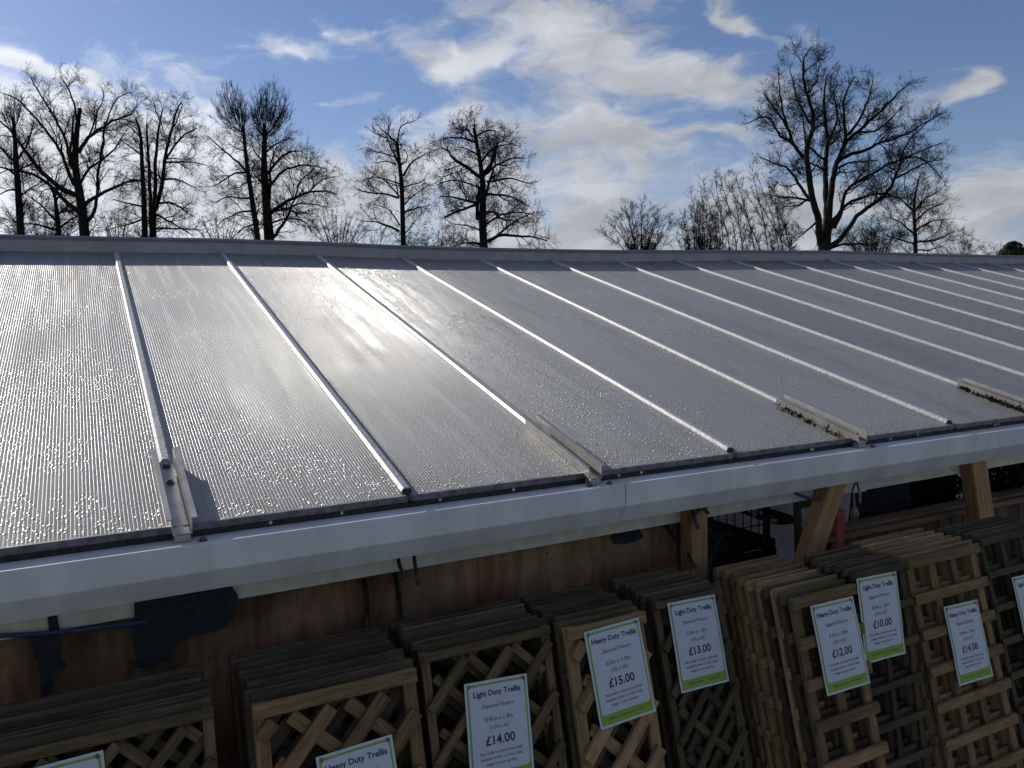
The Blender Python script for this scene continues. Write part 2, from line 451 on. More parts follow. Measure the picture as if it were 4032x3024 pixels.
for i in range(I0, I1 + 1):
    x = .2 + .7 * i
    odd = (i % 2 == 0)            # every second bar ends in a bracket
    ya = 2.515 if not odd else 2.905
    prof = [(-.018, .001), (-.018, .007), (-.010, .019), (.010, .019), (.018, .007), (.018, .001)]
    v = []
    for y in (ya, YR - .01):
        zz = roofz(x, y)
        v += [(x + px, y, zz + pz) for (px, pz) in prof]
    f = [(k, (k + 1) % 6, (k + 1) % 6 + 6, k + 6) for k in range(6)] + [tuple(range(6)), tuple(reversed(range(6, 12)))]
    o = me_obj('glazing_bar', sub(v), f, 'bar_metal', canopy)
    if not odd:
        block('bar_end_cap', x - .016, x + .016, ya - .008, ya - .001, roofz(x, ya) - .008, roofz(x, ya) + .015, 'dark_closure', canopy, ch=.002, off=CO)
    # timber rafter below
    v = []
    for y in (2.62, YR - .02):
        zz = roofz(x, y) - .02
        v += [(x - .025, y, zz - .12), (x + .025, y, zz - .12), (x + .025, y, zz), (x - .025, y, zz)]
    f = [(0, 1, 5, 4), (1, 2, 6, 5), (2, 3, 7, 6), (3, 0, 4, 7), (3, 2, 1, 0), (4, 5, 6, 7)]
    me_obj('rafter', sub(v), f, 'timber_board', canopy)
    if odd and -4 <= i <= 14:     # hat-section bracket over the bar's lower end, down on to the gutter
        h = .054
        pr = [(-.042, h), (-.026, h), (-.023, .010), (.023, .010), (.026, h), (.042, h)]
        th = .003
        outl = pr + [(.042, h - th), (.029, h - th), (.026, .010 - th), (-.026, .010 - th), (-.029, h - th), (-.042, h - th)]
        ya, yb = 2.44, 2.925
        za, zb = roofz(x, ya) - .006, roofz(x, yb) - .006
        jl = random.uniform(-.004, .004)
        v = []
        for y, zz, dx in ((ya, za, jl), (yb, zb, 0)):
            v += [(x + dx + px, y, zz + pz) for (px, pz) in outl]
        n = len(outl)
        f = [(k, (k + 1) % n, (k + 1) % n + n, k + n) for k in range(n)]
        f += [(k, k + 1, n - 2 - k, n - 1 - k) for k in range(5)]
        f += [(n + k + 1, n + k, n + n - 1 - k, n + n - 2 - k) for k in range(5)]
        br = me_obj('bar_bracket', sub(v), f, 'bracket_metal', canopy)
        bm = bmesh.new(); bm.from_mesh(br.data); bmesh.ops.recalc_face_normals(bm, faces=bm.faces); bm.to_mesh(br.data); bm.free()
        def bolt(px, y, pz, par):
            v_ = []; f_ = []
            for r_, q in ((.013, 0), (.013, .003), (.008, .003), (.008, .011)):
                v_ += [(px + r_ * math.cos(a * math.pi / 3), y + r_ * math.sin(a * math.pi / 3), pz + q) for a in range(6)]
            for s_ in range(3):
                f_ += [(s_ * 6 + a, s_ * 6 + (a + 1) % 6, s_ * 6 + 6 + (a + 1) % 6, s_ * 6 + 6 + a) for a in range(6)]
            f_.append(tuple(range(18, 24)))
            return me_obj('bolt', sub(v_), f_, 'bolt_metal', par)
        block('bracket_foot', x + jl - .022, x + jl + .022, ya + .001, YE - .012, HC - .6184, za + .0062, 'bracket_metal', br, ch=.002, off=CO)
        for q in (.66, .9):
            y = ya + (yb - ya) * q; bolt(x + jl * (1 - q), y, za + (zb - za) * q + .0102, br)
        bolt(x + jl + .052, 2.43, HC - .6192, br)
        if i % 4 == 2: bolt(x + jl - .03, 2.432, HC - .6192, br)
for n_, bi_ in (('leaf_litter', 6), ('leaf_litter', 4)):
    lx = .2 + .7 * bi_; vv = []; ff = []
    for q in range(120 if bi_ == 6 else 40):
        cy = random.uniform(2.5, 2.9); c_ = np.array([lx + random.uniform(-.075, -.05), cy, roofz(lx, cy) + random.uniform(.003, .016)])
        d_ = rng.normal(size=3) * .011; e_ = rng.normal(size=3) * .007; n0 = len(vv)
        vv += [c_ - d_, c_ + e_, c_ + d_, c_ - e_]; ff.append((n0, n0 + 1, n0 + 2, n0 + 3))
    lit = me_obj(n_, vv, ff, 'dead_leaf'); tag(lit, 'dark leaf litter caught beside the bracket ' + ('above the slanting brace' if bi_ == 4 else 'above the leaning reddish post'), 'leaf litter', kind='stuff')
# closure strip, split in sheets-long pieces
for i in range(I0, I1):
    x0, x1 = .2 + .7 * i + .002, .2 + .7 * (i + 1) - .002
    c = block('closure_strip', x0, x1, YE + .002, YE + .02, HC - .66, ZE - .018, 'dark_closure', canopy, ch=0, off=CO)
    for q in range(2):
        xx = x0 + .1 + random.random() * .5
        nl = me_obj('nail', sub([(xx + .006 * math.cos(a), YE + .0015 - .002 * (k), HC - .607 + .006 * math.sin(a)) for k in (0, 1) for a in np.linspace(0, 2 * math.pi, 7)[:-1]]),
                    [(a, (a + 1) % 6, 6 + (a + 1) % 6, 6 + a) for a in range(6)] + [tuple(range(6, 12))], 'pale_metal', canopy)
# leaf litter caught in the closure of the bracket far along
# ridge: upstand flashing and coping, following the sagging line
def zsag(x): return zr(x) - HC
prism_x('ridge_flashing', [(YR - .004, HC - .02), (YR - .004, HC + .078), (YR + .02, HC + .078), (YR + .02, HC - .02)][::1], XL, XR, 'flashing_paint', canopy, 54, zsag).location = tuple(-CO)
prism_x('ridge_drip', [(YR - .012, HC + .079), (YR - .012, HC + .089), (YR + .03, HC + .089), (YR + .03, HC + .079)], XL, XR, 'coping_paint', canopy, 54, zsag).location = tuple(-CO)
prism_x('ridge_coping', [(YR - .022, HC + .090), (YR - .022, HC + .106), (YR + .14, HC + .116), (YR + .30, HC + .106), (YR + .30, HC + .09)], XL, XR, 'coping_paint', canopy, 54, zsag).location = tuple(-CO)
w_ = me_obj('rear_wall', *box_vf(XL, XR, YR + .035, YR + .26, 0, HC + .555), 'render_wall')
tag(w_, 'grey rendered rear wall under the ridge of the canopy', 'wall')

# ------------------------------------------------------------------ gutter and fascia
gut = thing('eaves_gutter', 'pale blue-grey box gutter running along the eave above the trellis stacks', 'gutter', (0, 2.45, 0))
GO = Vector((0, 2.45, 0))
prof = [(2.487, HC - .6185), (2.405, HC - .6195), (2.401, HC - .6235), (2.401, HC - .701), (2.445, HC - .769), (2.487, HC - .769)]
xj = P(1345, 1060, 2.42)[0]
for a, b in ((XL, xj - .0015), (xj + .0015, XR)):
    o = prism_x('gutter_length', prof, a, b, 'gutter_paint', gut); o.location = -GO
# joint cover sleeve
k = .003
o = prism_x('joint_strap', [(2.4865, HC - .6175), (2.4045, HC - .6185), (2.3995, HC - .6230), (2.3995, HC - .7015), (2.4440, HC - .7705), (2.4865, HC - .7705)], xj - .055, xj - .004, 'gutter_paint', gut); o.location = -GO
def rivet(p, r, mat, par, off):
    v = []; f = []
    for (rr, q) in ((r, 0), (r * .8, .004), (r * .4, .006)):
        v += [(p[0] + rr * math.cos(a) - off[0], p[1] - q - off[1], p[2] + rr * math.sin(a) - off[2]) for a in np.linspace(0, 2 * math.pi, 9)[:-1]]
    for s_ in range(2): f += [(s_ * 8 + a, s_ * 8 + (a + 1) % 8, s_ * 8 + 8 + (a + 1) % 8, s_ * 8 + 8 + a) for a in range(8)]
    f.append(tuple(range(16, 24)))
    return me_obj('rivet', v, f, mat, par, smooth=True)
rivet((xj - .03, 2.3993, HC - .642), .006, 'gutter_paint', gut, GO)
rivet((xj - .03, 2.4215, HC - .733), .006, 'gutter_paint', gut, GO)
fas = thing('fascia_board', 'cream painted fascia board tucked behind the gutter', 'fascia', (0, 2.57, 0))
o = prism_x('board', [(2.56, HC - .62), (2.56, HC - .849), (2.585, HC - .849), (2.585, HC - .62)], XL, XR, 'cream_paint', fas); o.location = (0, -2.57, 0)
o = prism_x('soffit', [(2.489, HC - .748), (2.489, HC - .756), (2.558, HC - .756), (2.558, HC - .748)], XL, XR, 'cream_paint', fas); o.location = (0, -2.57, .0)

# ------------------------------------------------------------------ plywood wall, posts, brace
PX = P(1462, 1180, 2.62)[0]
xs = P(857, 1290, 2.62)[0]
ply_sheets = []
for (a, b, lab) in ((-3.0, xs - .002, 'reddish brown plywood sheet with torn black membrane hanging over it'), (xs + .002, PX, 'reddish brown plywood sheet beside the square timber post')):
    ply = tag(block('plywood_sheet', a, b, 2.62, 2.638, .02, HC - .79, 'plywood', ch=.001), lab, 'plywood'); ply_sheets.append(ply)
for xx in (xs - .02, xs + .02, xs - .62, xs + .6):
    for zz in (HC - .90, HC - 1.04): 
        nh_ = rivet((xx + random.uniform(-.004, .004), 2.6198, zz), .004, 'bolt_metal', None, (0, 0, 0)); nh_.name = 'nail_head'
        nh_.parent = ply_sheets[0] if xx < xs else ply_sheets[1]; nh_.matrix_parent_inverse = Matrix.Translation(-nh_.parent.location)
def post(name, xt, zt, xb_, zb_, w, y0, mat, label, cat, d=.075):
    """timber from (xt,zt) through (xb,zb) carried on to the floor"""
    zt, zb_ = zt + HC, zb_ + HC
    k = (xb_ - xt) / (zb_ - zt)
    ang = math.atan(k)
    L = (zt + .06) / math.cos(ang)
    x0 = xt + k * (0 - zt); 
    me = chamfer_box(w, d, L, .004, mat)
    o = link(name, me); o.location = (x0 + math.sin(ang) * L / 2, y0 + d / 2, math.cos(ang) * L / 2 + abs(math.sin(ang)) * w / 2)
    o.rotation_euler = (0, ang, 0)
    return tag(o, label, cat)
pA = P(1490, 1110, 2.48); pB = P(1530, 1100, 2.48); pC = P(1512, 1262, 2.48)
post('timber_post', 2.115, -.80, 2.113, -1.09, .082, 2.482, 'timber_post', 'upright square timber post bound with black cable ties', 'post')
post('timber_brace', 2.905, -.79, 2.765, -1.09, .098, 2.482, 'timber_post', 'slanting pale timber brace beside the red post', 'brace', .07)
post('timber_post', 3.905, -.785, 3.985, -1.105, .115, 2.485, 'timber_post', 'leaning reddish timber post standing behind the square trellis stacks', 'post')
rp = P(1808, 1150, 2.66); rq = P(1826, 1150, 2.66)
post('red_post', (rp[0] + rq[0]) / 2, P(1815, 1105, 2.66)[2] - HC - .06, (rp[0] + rq[0]) / 2 - .003, -1.2, rq[0] - rp[0], 2.66, 'red_paint', 'red painted timber post beside the slanting brace', 'post', .04)
rp = P(1786, 1150, 2.72); rq = P(1806, 1150, 2.72)
post('blue_post', (rp[0] + rq[0]) / 2, P(1795, 1085, 2.72)[2] - HC - .06, (rp[0] + rq[0]) / 2 - .003, -1.2, rq[0] - rp[0], 2.72, 'navy_paint', 'dark blue painted post between the brace and the red post', 'post', .04)

# low timber board wall behind the square stacks
bw = thing('board_wall', 'low wall of dark vertical boards with reddish timber capping', 'wall', (5, 2.72, 0))
x = 3.02; zc = HC - 1.085
bi = 0
while x < 9.0:
    wd = random.uniform(.09, .105)
    o = block('board', x, x + wd - .005, 2.70 + random.uniform(0, .006), 2.725, 0.0, zc - .03 - random.uniform(0, .012), 'timber_board', bw, ch=.002, off=(5, 2.72, 0))
    x += wd
for j, (y0, y1, dz) in enumerate(((2.665, 2.715, 0), (2.718, 2.775, .006), (2.778, 2.83, .0))):
    xx = 3.0
    while xx < 9:
        L = random.uniform(1.2, 1.9)
        block('capping_plank', xx, min(xx + L - .004, 9.05), y0, y1, zc - .028 + dz, zc + dz, 'timber_cap', bw, ch=.003, off=(5, 2.72, 0)); xx += L
block('rail', 3.0, 9.05, 2.728, 2.765, zc - .11, zc - .03, 'timber_board', bw, ch=.003, off=(5, 2.72, 0))

# ------------------------------------------------------------------ trellis
TH = 1.8
def clip(c, slope, x0, x1, z0, z1):
    """segment of z = slope*x + c inside the rectangle"""
    pts = []
    for xx in (x0, x1):
        zz = slope * xx + c
        if z0 - 1e-9 <= zz <= z1 + 1e-9: pts.append((xx, zz))
    for zz in (z0, z1):
        xx = (zz - c) / slope
        if x0 < xx < x1: pts.append((xx, zz))
    if len(pts) < 2: return None
    pts.sort(); a, b = pts[0], pts[-1]
    return (a, b) if math.hypot(a[0] - b[0], a[1] - b[1]) > .06 else None
def trellis_parts(W, heavy, pattern, tone, seed=0):
    """list of (name, mesh, loc, rot)"""
    r = random.Random(seed)
    lw, t = (.038, .0195) if heavy else (.027, .0155)
    H = TH; ch = .0022; out = []
    def lath(name, cx, cz, L, ang, y, w=lw, th=t):
        me = chamfer_box(w, th, round(L, 2), ch, tone)
        out.append((name, me, (cx, y, cz), (0, ang, 0)))
    e = lambda: r.uniform(-.0006, .0006)
    if pattern == 'diamond':
        for s in (-1, 1): lath('stile', s * (W / 2 - lw / 2), H / 2, H, 0, t / 2 + e())
        for zz in (lw / 2, H - lw / 2): lath('rail', 0, zz, W, math.pi / 2, -t / 2 - .0008)
        sp = .152
        ph = r.uniform(0, sp)
        n = int((H + W) / sp) + 3
        for sl in (1, -1):
            for k in range(-n, n):
                c = k * sp + ph
                a = clip(c if sl == 1 else c, sl, -W / 2 + (0 if sl == 1 else lw * 1.02), W / 2 - (0 if sl == 1 else lw * 1.02), lw * 1.03, H - lw * 1.03)
                if not a: continue
                (xa, za), (xb, zb) = a
                L = math.hypot(xb - xa, zb - za) - lw * .9
                if L < .05: continue
                ang = math.atan2(xb - xa, zb - za)
                lath('lath', (xa + xb) / 2, (za + zb) / 2, L, ang, (-t / 2 - .0012 if sl == 1 else t / 2) + e())
    else:
        nv = max(3, int(round((W - lw) / .136)) + 1)
        for k in range(nv):
            lath('upright', -W / 2 + lw / 2 + .008 + (W - lw - .016) * k / (nv - 1), H / 2 - .004, H - .012, 0, t / 2 + e())
        nh = 14
        for k in range(nh):
            lath('rail', e() * 5, lw / 2 + .002 + (H - lw) * k / (nh - 1), W + r.uniform(-.004, .006), math.pi / 2, -t / 2 - .0009 + e())
    return out
PROTO = {}
def make_trellis(W, heavy, pattern, tone, variant, loc, lean, rz, label, group):
    key = (W, heavy, pattern, tone, variant)
    if key not in PROTO: PROTO[key] = trellis_parts(W, heavy, pattern, tone, hash((W, heavy, variant)) % 1000 + variant)
    nm = ('heavy' if heavy else 'light') + '_' + pattern + '_trellis'
    root = thing(nm, label, 'trellis', loc, group)
    root.rotation_euler = (-lean, 0, rz)
    for (n_, me, l, ro) in PROTO[key]:
        o = link(n_, me, root); o.location = l; o.rotation_euler = ro
    return root
LEAN = rad(13.7)
# x0, width, Y of front face at the top, count, pitch, heavy, pattern, front tone, back tones, lean, sign words
STACKS = [
    (-.375, .60, 2.135, 9, .036, False, 'diamond', 'timber_mid', 'W', LEAN, 'beside the torn black membrane', 'wide'),
    (.318, .45, 2.115, 9, .0412, True, 'diamond', 'timber_tan', 'W', rad(15.6), 'under the lowest sign', 'mid'),
    (.805, .435, 2.165, 8, .037, False, 'diamond', 'timber_mid', 'W', LEAN, 'with the Light Duty £14.00 sign', 'mid'),
    (1.265, .30, 2.107, 8, .0412, True, 'diamond', 'timber_fresh', 'W', LEAN, 'with the £15.00 sign', 'narrow'),
    (1.665, .30, 2.185, 8, .037, False, 'diamond', 'timber_weathered', 'W', rad(15.5), 'with the £13.00 sign', 'narrow'),
    (2.07, .31, 1.955, 10, .0412, True, 'square', 'timber_tan', 'T', rad(14.9), 'with the £12.00 sign', 'narrow'),
    (2.375, .30, 1.965, 7, .037, False, 'square', 'timber_weathered', 'W', rad(9.5), 'with the £10.00 sign', 'narrow'),
    (2.765, .45, 2.035, 7, .0412, True, 'square', 'timber_tan', 'T', rad(14.8), 'with the Heavy Duty £14.00 sign', 'mid'),
    (3.265, .45, 2.06, 6, .038, False, 'square', 'timber_weathered', 'W', rad(14.6), 'beyond the last £14.00 sign', 'mid'),
]
PLANE = []
for si, (x0, W, Yf, n, pitch, heavy, pat, ft, bt, lean, words, _w) in enumerate(STACKS):
    t = .0195 if heavy else .0155
    dyh = pitch / math.cos(lean)
    kind = ('heavy' if heavy else 'light') + ' ' + pat
    for k in range(n):
        ln = lean - (0 if k == 0 else random.uniform(.000, .0015) * k)
        ytop = Yf + t / math.cos(lean) + dyh * k
        yb = Yf + t / math.cos(lean) + dyh * k - TH * math.sin(lean)
        jx = 0 if k == 0 else random.uniform(-.008, .008)
        lift = t * math.sin(ln)
        if k == 0: tone = ft
        elif bt == 'T': tone = random.choice(['timber_tan', 'timber_fresh', 'timber_fresh', 'timber_weathered'])  # paler mix: fresh-cut timber, with light on the stack tops put into the tone
        else: tone = random.choice(['timber_weathered', 'timber_weathered', 'timber_weathered', 'timber_board'])  # algae-dark timber, with the shade inside the stack also put into the tone
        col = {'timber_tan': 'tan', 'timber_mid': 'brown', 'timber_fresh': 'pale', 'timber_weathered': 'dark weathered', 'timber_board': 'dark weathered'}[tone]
        if k == 0:
            lab = 'front %s %s trellis of the stack %s' % (col, kind, words); grp = None
        else:
            lab = '%s %s trellis behind the front one %s' % (col, kind, words)
            grp = '%s trellises stacked behind the front one %s' % (col, words)
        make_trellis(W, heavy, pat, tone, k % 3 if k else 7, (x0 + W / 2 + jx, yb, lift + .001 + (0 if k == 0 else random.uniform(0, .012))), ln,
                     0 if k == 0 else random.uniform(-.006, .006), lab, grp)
    PLANE.append((Yf, lean, HC - (TH * math.cos(lean))))
# a small spare trellis leaning by the brace
make_trellis(.30, True, 'square', 'timber_weathered', 5, (P(1764, 1160, 2.78)[0], 2.78 - .06, .02), rad(2), rad(3), 'single trellis standing against the foot of the slanting brace', None)

# ------------------------------------------------------------------ price signs
def bend(x, y):
    q = -y / .297
    return .001 + .010 * q * q + .004 * math.sin(q * 5.0) * q + .0012 * math.sin(x * 40)
def strip_panel(name, x0, x1, y0, y1, rr, z, mat, par, rows=22, cols=4, thick=0.0, bendf=bend):
    """rounded rectangle as rows; y downwards negative"""
    v = []; f = []
    ys = sorted(set([y0, y1] + list(np.linspace(y1, y0, rows)) + ([y0 - rr * q for q in (.1, .3, .6, 1)] + [y1 + rr * q for q in (.1, .3, .6, 1)] if rr else [])), reverse=True)
    for y in ys:
        ins = 0
        if rr:
            dy = max(0, rr - min(y0 - y, y - y1)); ins = rr - math.sqrt(max(0, rr * rr - dy * dy)) if dy > 0 else 0
        for c in range(cols + 1):
            x = x0 + ins + (x1 - x0 - 2 * ins) * c / cols
            v.append((x, -(bendf(x, y) + z), y))
    for r_ in range(len(ys) - 1):
        for c in range(cols):
            a = r_ * (cols + 1) + c
            f.append((a, a + cols + 1, a + cols + 2, a + 1))
    if thick:
        n = len(v); v += [(x, y + thick, zz) for (x, y, zz) in v]
        f += [tuple(q + n for q in reversed(ff)) for ff in f]
        rim = [c for c in range(cols + 1)] + [r_ * (cols + 1) + cols for r_ in range(1, len(ys))] + [(len(ys) - 1) * (cols + 1) + c for c in range(cols - 1, -1, -1)] + [r_ * (cols + 1) for r_ in range(len(ys) - 2, 0, -1)]
        for q in range(len(rim)):
            a, b = rim[q], rim[(q + 1) % len(rim)]
            f.append((a, b, b + n, a + n))
    return me_obj(name, v, f, mat, par)
TXT = {}
def text_mesh(s, bold, ital):
    key = (s, bold, ital)
    if key not in TXT:
        cu = bpy.data.curves.new('text', 'FONT'); cu.body = s; cu.size = 1.0; cu.resolution_u = 3
        cu.offset = .022 if bold else 0.0; cu.shear = .22 if ital else 0.0
        o = bpy.data.objects.new('text', cu); COL.objects.link(o)
        bpy.context.view_layer.update()
        me = bpy.data.meshes.new_from_object(o.evaluated_get(bpy.context.evaluated_depsgraph_get()))
        V = np.empty(len(me.vertices) * 3); me.vertices.foreach_get('co', V); V = V.reshape(-1, 3)
        TXT[key] = (V, [tuple(p.vertices) for p in me.polygons])
        bpy.data.objects.remove(o); bpy.data.curves.remove(cu); bpy.data.meshes.remove(me)
    return TXT[key]
def put_text(par, name, s, width, yc, bold=False, ital=False, mat='ink', z=.0016, cx=.105, maxh=None):
    V, F = text_mesh(s, bold, ital)
    w0 = V[:, 0].max() - V[:, 0].min(); k = width / w0
    mid = (V[:, 0].max() + V[:, 0].min()) / 2
    v = [(cx + (p[0] - mid) * k, 0, yc + (p[1] - .36) * k * 1.0) for p in V]
    v = [(x, -(bend(x, y) + z), y) for (x, _, y) in v]
    return me_obj(name, v, F, mat, par)
BODY = ['Our trellis is constructed with', 'tanalised timber to help it last', 'longer in your garden.']
def price_sign(si, TL, roll, title, pattern, size, feet, price, label, full=True, curl=1.0):
    Yf, lean, _ = PLANE[si]
    x, z = TL
    ztop = 1.8 * math.cos(lean)
    y = Yf - (ztop - (HC + z)) * math.tan(lean) - .007
    root = thing('price_sign', label, 'sign', (x, y, HC + z), 'price signs pinned to the trellis stacks')
    root.rotation_euler = (-lean + rad(0.3), -roll, 0)
    strip_panel('paper', 0, .21, 0, -.297, .002, 0, 'paper', root, thick=.0006)
    strip_panel('green_border', .007, .203, -.0075, -.290, .003, .0005, 'green_print', root)
    strip_panel('white_field', .0122, .1978, -.0138, -.259, .009, .0010, 'paper', root)
    if title: put_text(root, 'title_print', title, .158 if title[0] == 'L' else .17, -.036, True)
    if pattern: put_text(root, 'pattern_print', pattern, .108, -.073, ital=True)
    if size: put_text(root, 'size_print', size, .092, -.110)
    if feet: put_text(root, 'feet_print', feet, .064, -.134, ital=True)
    if price: put_text(root, 'price_print', price, .098, -.170, True)
    if full:
        for ln, wd, yy in zip(BODY, (.142, .140, .104), (-.204, -.2195, -.235)): put_text(root, 'body_print', ln, wd, yy)
        put_text(root, 'band_print', 'FREE local delivery - within 25 miles!', .140, -.273, ital=True, mat='band_ink', z=.0012)
    for px in (.014, .196):
        py = -.010
        v = []; f = []
        for (rr, q) in ((.0052, 0), (.0048, .0022), (.003, .0036), (.001, .0041)):
            v += [(px + rr * math.cos(a), -(bend(px, py) + .001 + q), py + rr * math.sin(a)) for a in np.linspace(0, 2 * math.pi, 11)[:-1]]
        for s_ in range(3): f += [(s_ * 10 + a, s_ * 10 + 10 + a, s_ * 10 + 10 + (a + 1) % 10, s_ * 10 + (a + 1) % 10) for a in range(10)]
        f.append(tuple(range(30, 40)))
        me_obj('drawing_pin', v, f, 'brass', root, smooth=True)
    return root
TLx = PF(407, 2981, 2.07)
price_sign(0, (TLx[0] - .21, TLx[2] - HC - .012), .03, None, None, None, None, None, 'price sign hardly showing, pinned low on the wide trellis below the torn membrane', full=False)
price_sign(1, (.462, -1.146), .036, 'Heavy Duty Trellis', 'Diamond Pattern', None, None, None, 'Heavy Duty Trellis sign hanging lowest, without a price in sight', full=False)
price_sign(2, (.921, -1.083), -.065, 'Light Duty Trellis', 'Diamond Pattern', '0.45m x 1.8m', '(1.5ft x 6ft)', '£14.00', 'Light Duty diamond sign, £14.00, hanging between the lowest sign and the £15.00 sign')
price_sign(3, (1.318, -.994), .036, 'Heavy Duty Trellis', 'Diamond Pattern', '0.3m x 1.8m', '(1ft x 6ft)', '£15.00', 'Heavy Duty diamond sign, £15.00, on the narrow pale trellis')
price_sign(4, (1.709, -.999), -.030, 'Light Duty Trellis', 'Diamond Pattern', '0.3m x 1.8m', '(1ft x 6ft)', '£13.00', 'Light Duty diamond sign, £13.00, on the dark narrow trellis below the square post')
price_sign(5, (2.135, -1.016), -.014, 'Heavy Duty Trellis', 'Square Pattern', '0.3m x 1.8m', '(1ft x 6ft)', '£12.00', 'Heavy Duty square sign, £12.00, on the deep narrow tan stack')
price_sign(6, (2.381, -.967), -.035, 'Light Duty Trellis', 'Square Pattern', '0.3m x 1.8m', '(1ft x 6ft)', '£10.00', 'Light Duty square sign, £10.00, hung higher than its two neighbours')
price_sign(7, (2.905, -1.178), -.037, 'Heavy Duty Trellis', 'Square Pattern', '0.45m x 1.8m', '(1.5ft x 6ft)', '£14.00', 'Heavy Duty square sign, £14.00, pinned low on the widest tan square trellis')
q9 = PF(3993, 2277, 2.0)
price_sign(8, (q9[0], q9[2] - HC), -.03, 'Light Duty Trellis', None, None, None, None, 'Light Duty sign cut off at the far end beyond the Heavy Duty £14.00 sign', full=False)

# ------------------------------------------------------------------ membrane scraps, ties, strap
def z1(u, v, Y): return PF(u / 1.476, 1900 + v / 1.476, Y)
def z3(u, v, Y): return PF(1800 + u / 1.476, 1900 + v / 1.476, Y)
def z2(u, v, Y): return PF(900 + u / 1.476, 1900 + v / 1.476, Y)
def z4(u, v, Y): return PF(2600 + u / 2.0738, 1700 + v / 2.0738, Y)
poly = [(782, 690), (1340, 590), (1372, 640), (1386, 665), (1366, 725), (1357, 798), (1330, 815), (1300, 845), (1240, 872), (1190, 880), (1140, 892), (1075, 912), (1030, 945), (1002, 998),
        (985, 1030), (930, 1050), (905, 1068), (850, 1080), (800, 1082), (770, 1060), (735, 1040), (762, 1036), (790, 1040), (778, 960), (765, 870), (780, 780)]
tag(sheet('membrane_scrap', [z1(u, v, 2.545) for u, v in poly], 2.545, .003, 'black_fabric', wave=.002), 'large torn scrap of black membrane hanging below the gutter', 'membrane')
poly = [(275, 770), (330, 762), (338, 815), (350, 860), (352, 960), (357, 1035), (385, 1045), (382, 1088), (345, 1100), (318, 1118), (302, 1200), (290, 1282), (262, 1290), (240, 1280), (232, 1150), (225, 1042), (198, 1020), (190, 905), (285, 895), (282, 830)]
tag(sheet('membrane_scrap', [z1(u, v, 2.55) for u, v in poly], 2.55, .003, 'black_fabric', wave=.002), 'narrow torn strip of black membrane crossed by the blue strap', 'membrane')
poly = [(890, 288), (960, 272), (1060, 270), (1085, 318), (1040, 340), (990, 356), (910, 356), (900, 320)]
tag(sheet('membrane_scrap', [z3(u, v, 2.61) for u, v in poly], 2.61, .003, 'black_fabric', wave=.001), 'small black membrane scrap stuck on the plywood near the post', 'membrane')
sp = [z1(-400, 905, 2.54), z1(0, 892, 2.54), z1(140, 885, 2.54), z1(285, 875, 2.54), z1(480, 856, 2.54), z1(770, 822, 2.54), z1(900, 800, 2.551)]
tag(tube('blue_strap', sp, .007, 'blue_strap', flat=.3), 'dark blue strap stretched across the plywood behind the membrane', 'strap')
ties = [([z2(985, 420, 2.47), z2(990, 470, 2.475), z2(1008, 515, 2.48), z2(1026, 552, 2.48)], 'short black cable tie end hanging left of its pair under the gutter'),
        ([z2(1074, 400, 2.47), z2(1080, 450, 2.475), z2(1090, 520, 2.48), z2(1102, 594, 2.48)], 'short black cable tie end hanging straight under the gutter'),
        ([z2(965, 525, 2.61), z2(985, 600, 2.61), z2(1000, 720, 2.61), z2(1008, 860, 2.61)], 'long black cable lying on the plywood below the tie ends'),
        ([z2(785, 560, 2.61), z2(800, 640, 2.61), z2(808, 740, 2.61), z2(798, 860, 2.61)], 'bowed black cable on the plywood beside the sheet joint'),
        ([z3(1215, 245, 2.6), z3(1250, 300, 2.6), z3(1290, 350, 2.6)], 'black cable clipped to the plywood end by the post'),
        ([z3(1360, 150, 2.474), z3(1380, 200, 2.474), z3(1404, 268, 2.474)], 'black cable tie tail pointing down the post'),
        ([z3(1345, 218, 2.474), z3(1390, 178, 2.474), z3(1420, 148, 2.474), z3(1440, 152, 2.474), z3(1462, 182, 2.474)], 'black cable tie crossing over the post top'),
        ([z3(1340, 410, 2.474), z3(1360, 450, 2.474), z3(1390, 498, 2.474)], 'black cable end lying across the lower post'),
        ([z4(1590, 410, 2.47), z4(1580, 450, 2.475), z4(1565, 490, 2.48)], 'left of two black ties hanging above the dark sheeting'),
        ([z4(1605, 410, 2.47), z4(1615, 450, 2.475), z4(1622, 488, 2.48)], 'right of two black ties hanging above the dark sheeting')]
for pts, lab in ties:
    tag(tube('cable_tie', pts, .0065, 'black_plastic', flat=.45, sides=6), lab, 'cable tie', 'black ties and cables along the eave')
tag(tube('blue_cable', [z4(1100, 500, 2.5), z4(1160, 525, 2.5), z4(1230, 548, 2.5), z4(1310, 548, 2.5)], .007, 'blue_strap', flat=.5), 'dark blue cable slung from the fascia to the brace', 'cable')

# ------------------------------------------------------------------ goods under the canopy
def zi(u, v, Y): return PF(2650 + u / 2.9493, 1900 + v / 2.9493, Y)
def zj(u, v, Y): return PF(3400 + u / 3.5, 1780 + v / 3.5, Y)
bk = me_obj('polythene_screen', *box_vf(.5, 14.0, 6.16, 6.17, 0.0, 2.9), 'polythene')
tag(bk, 'pale lilac polythene screen closing the back under the canopy', 'screen')
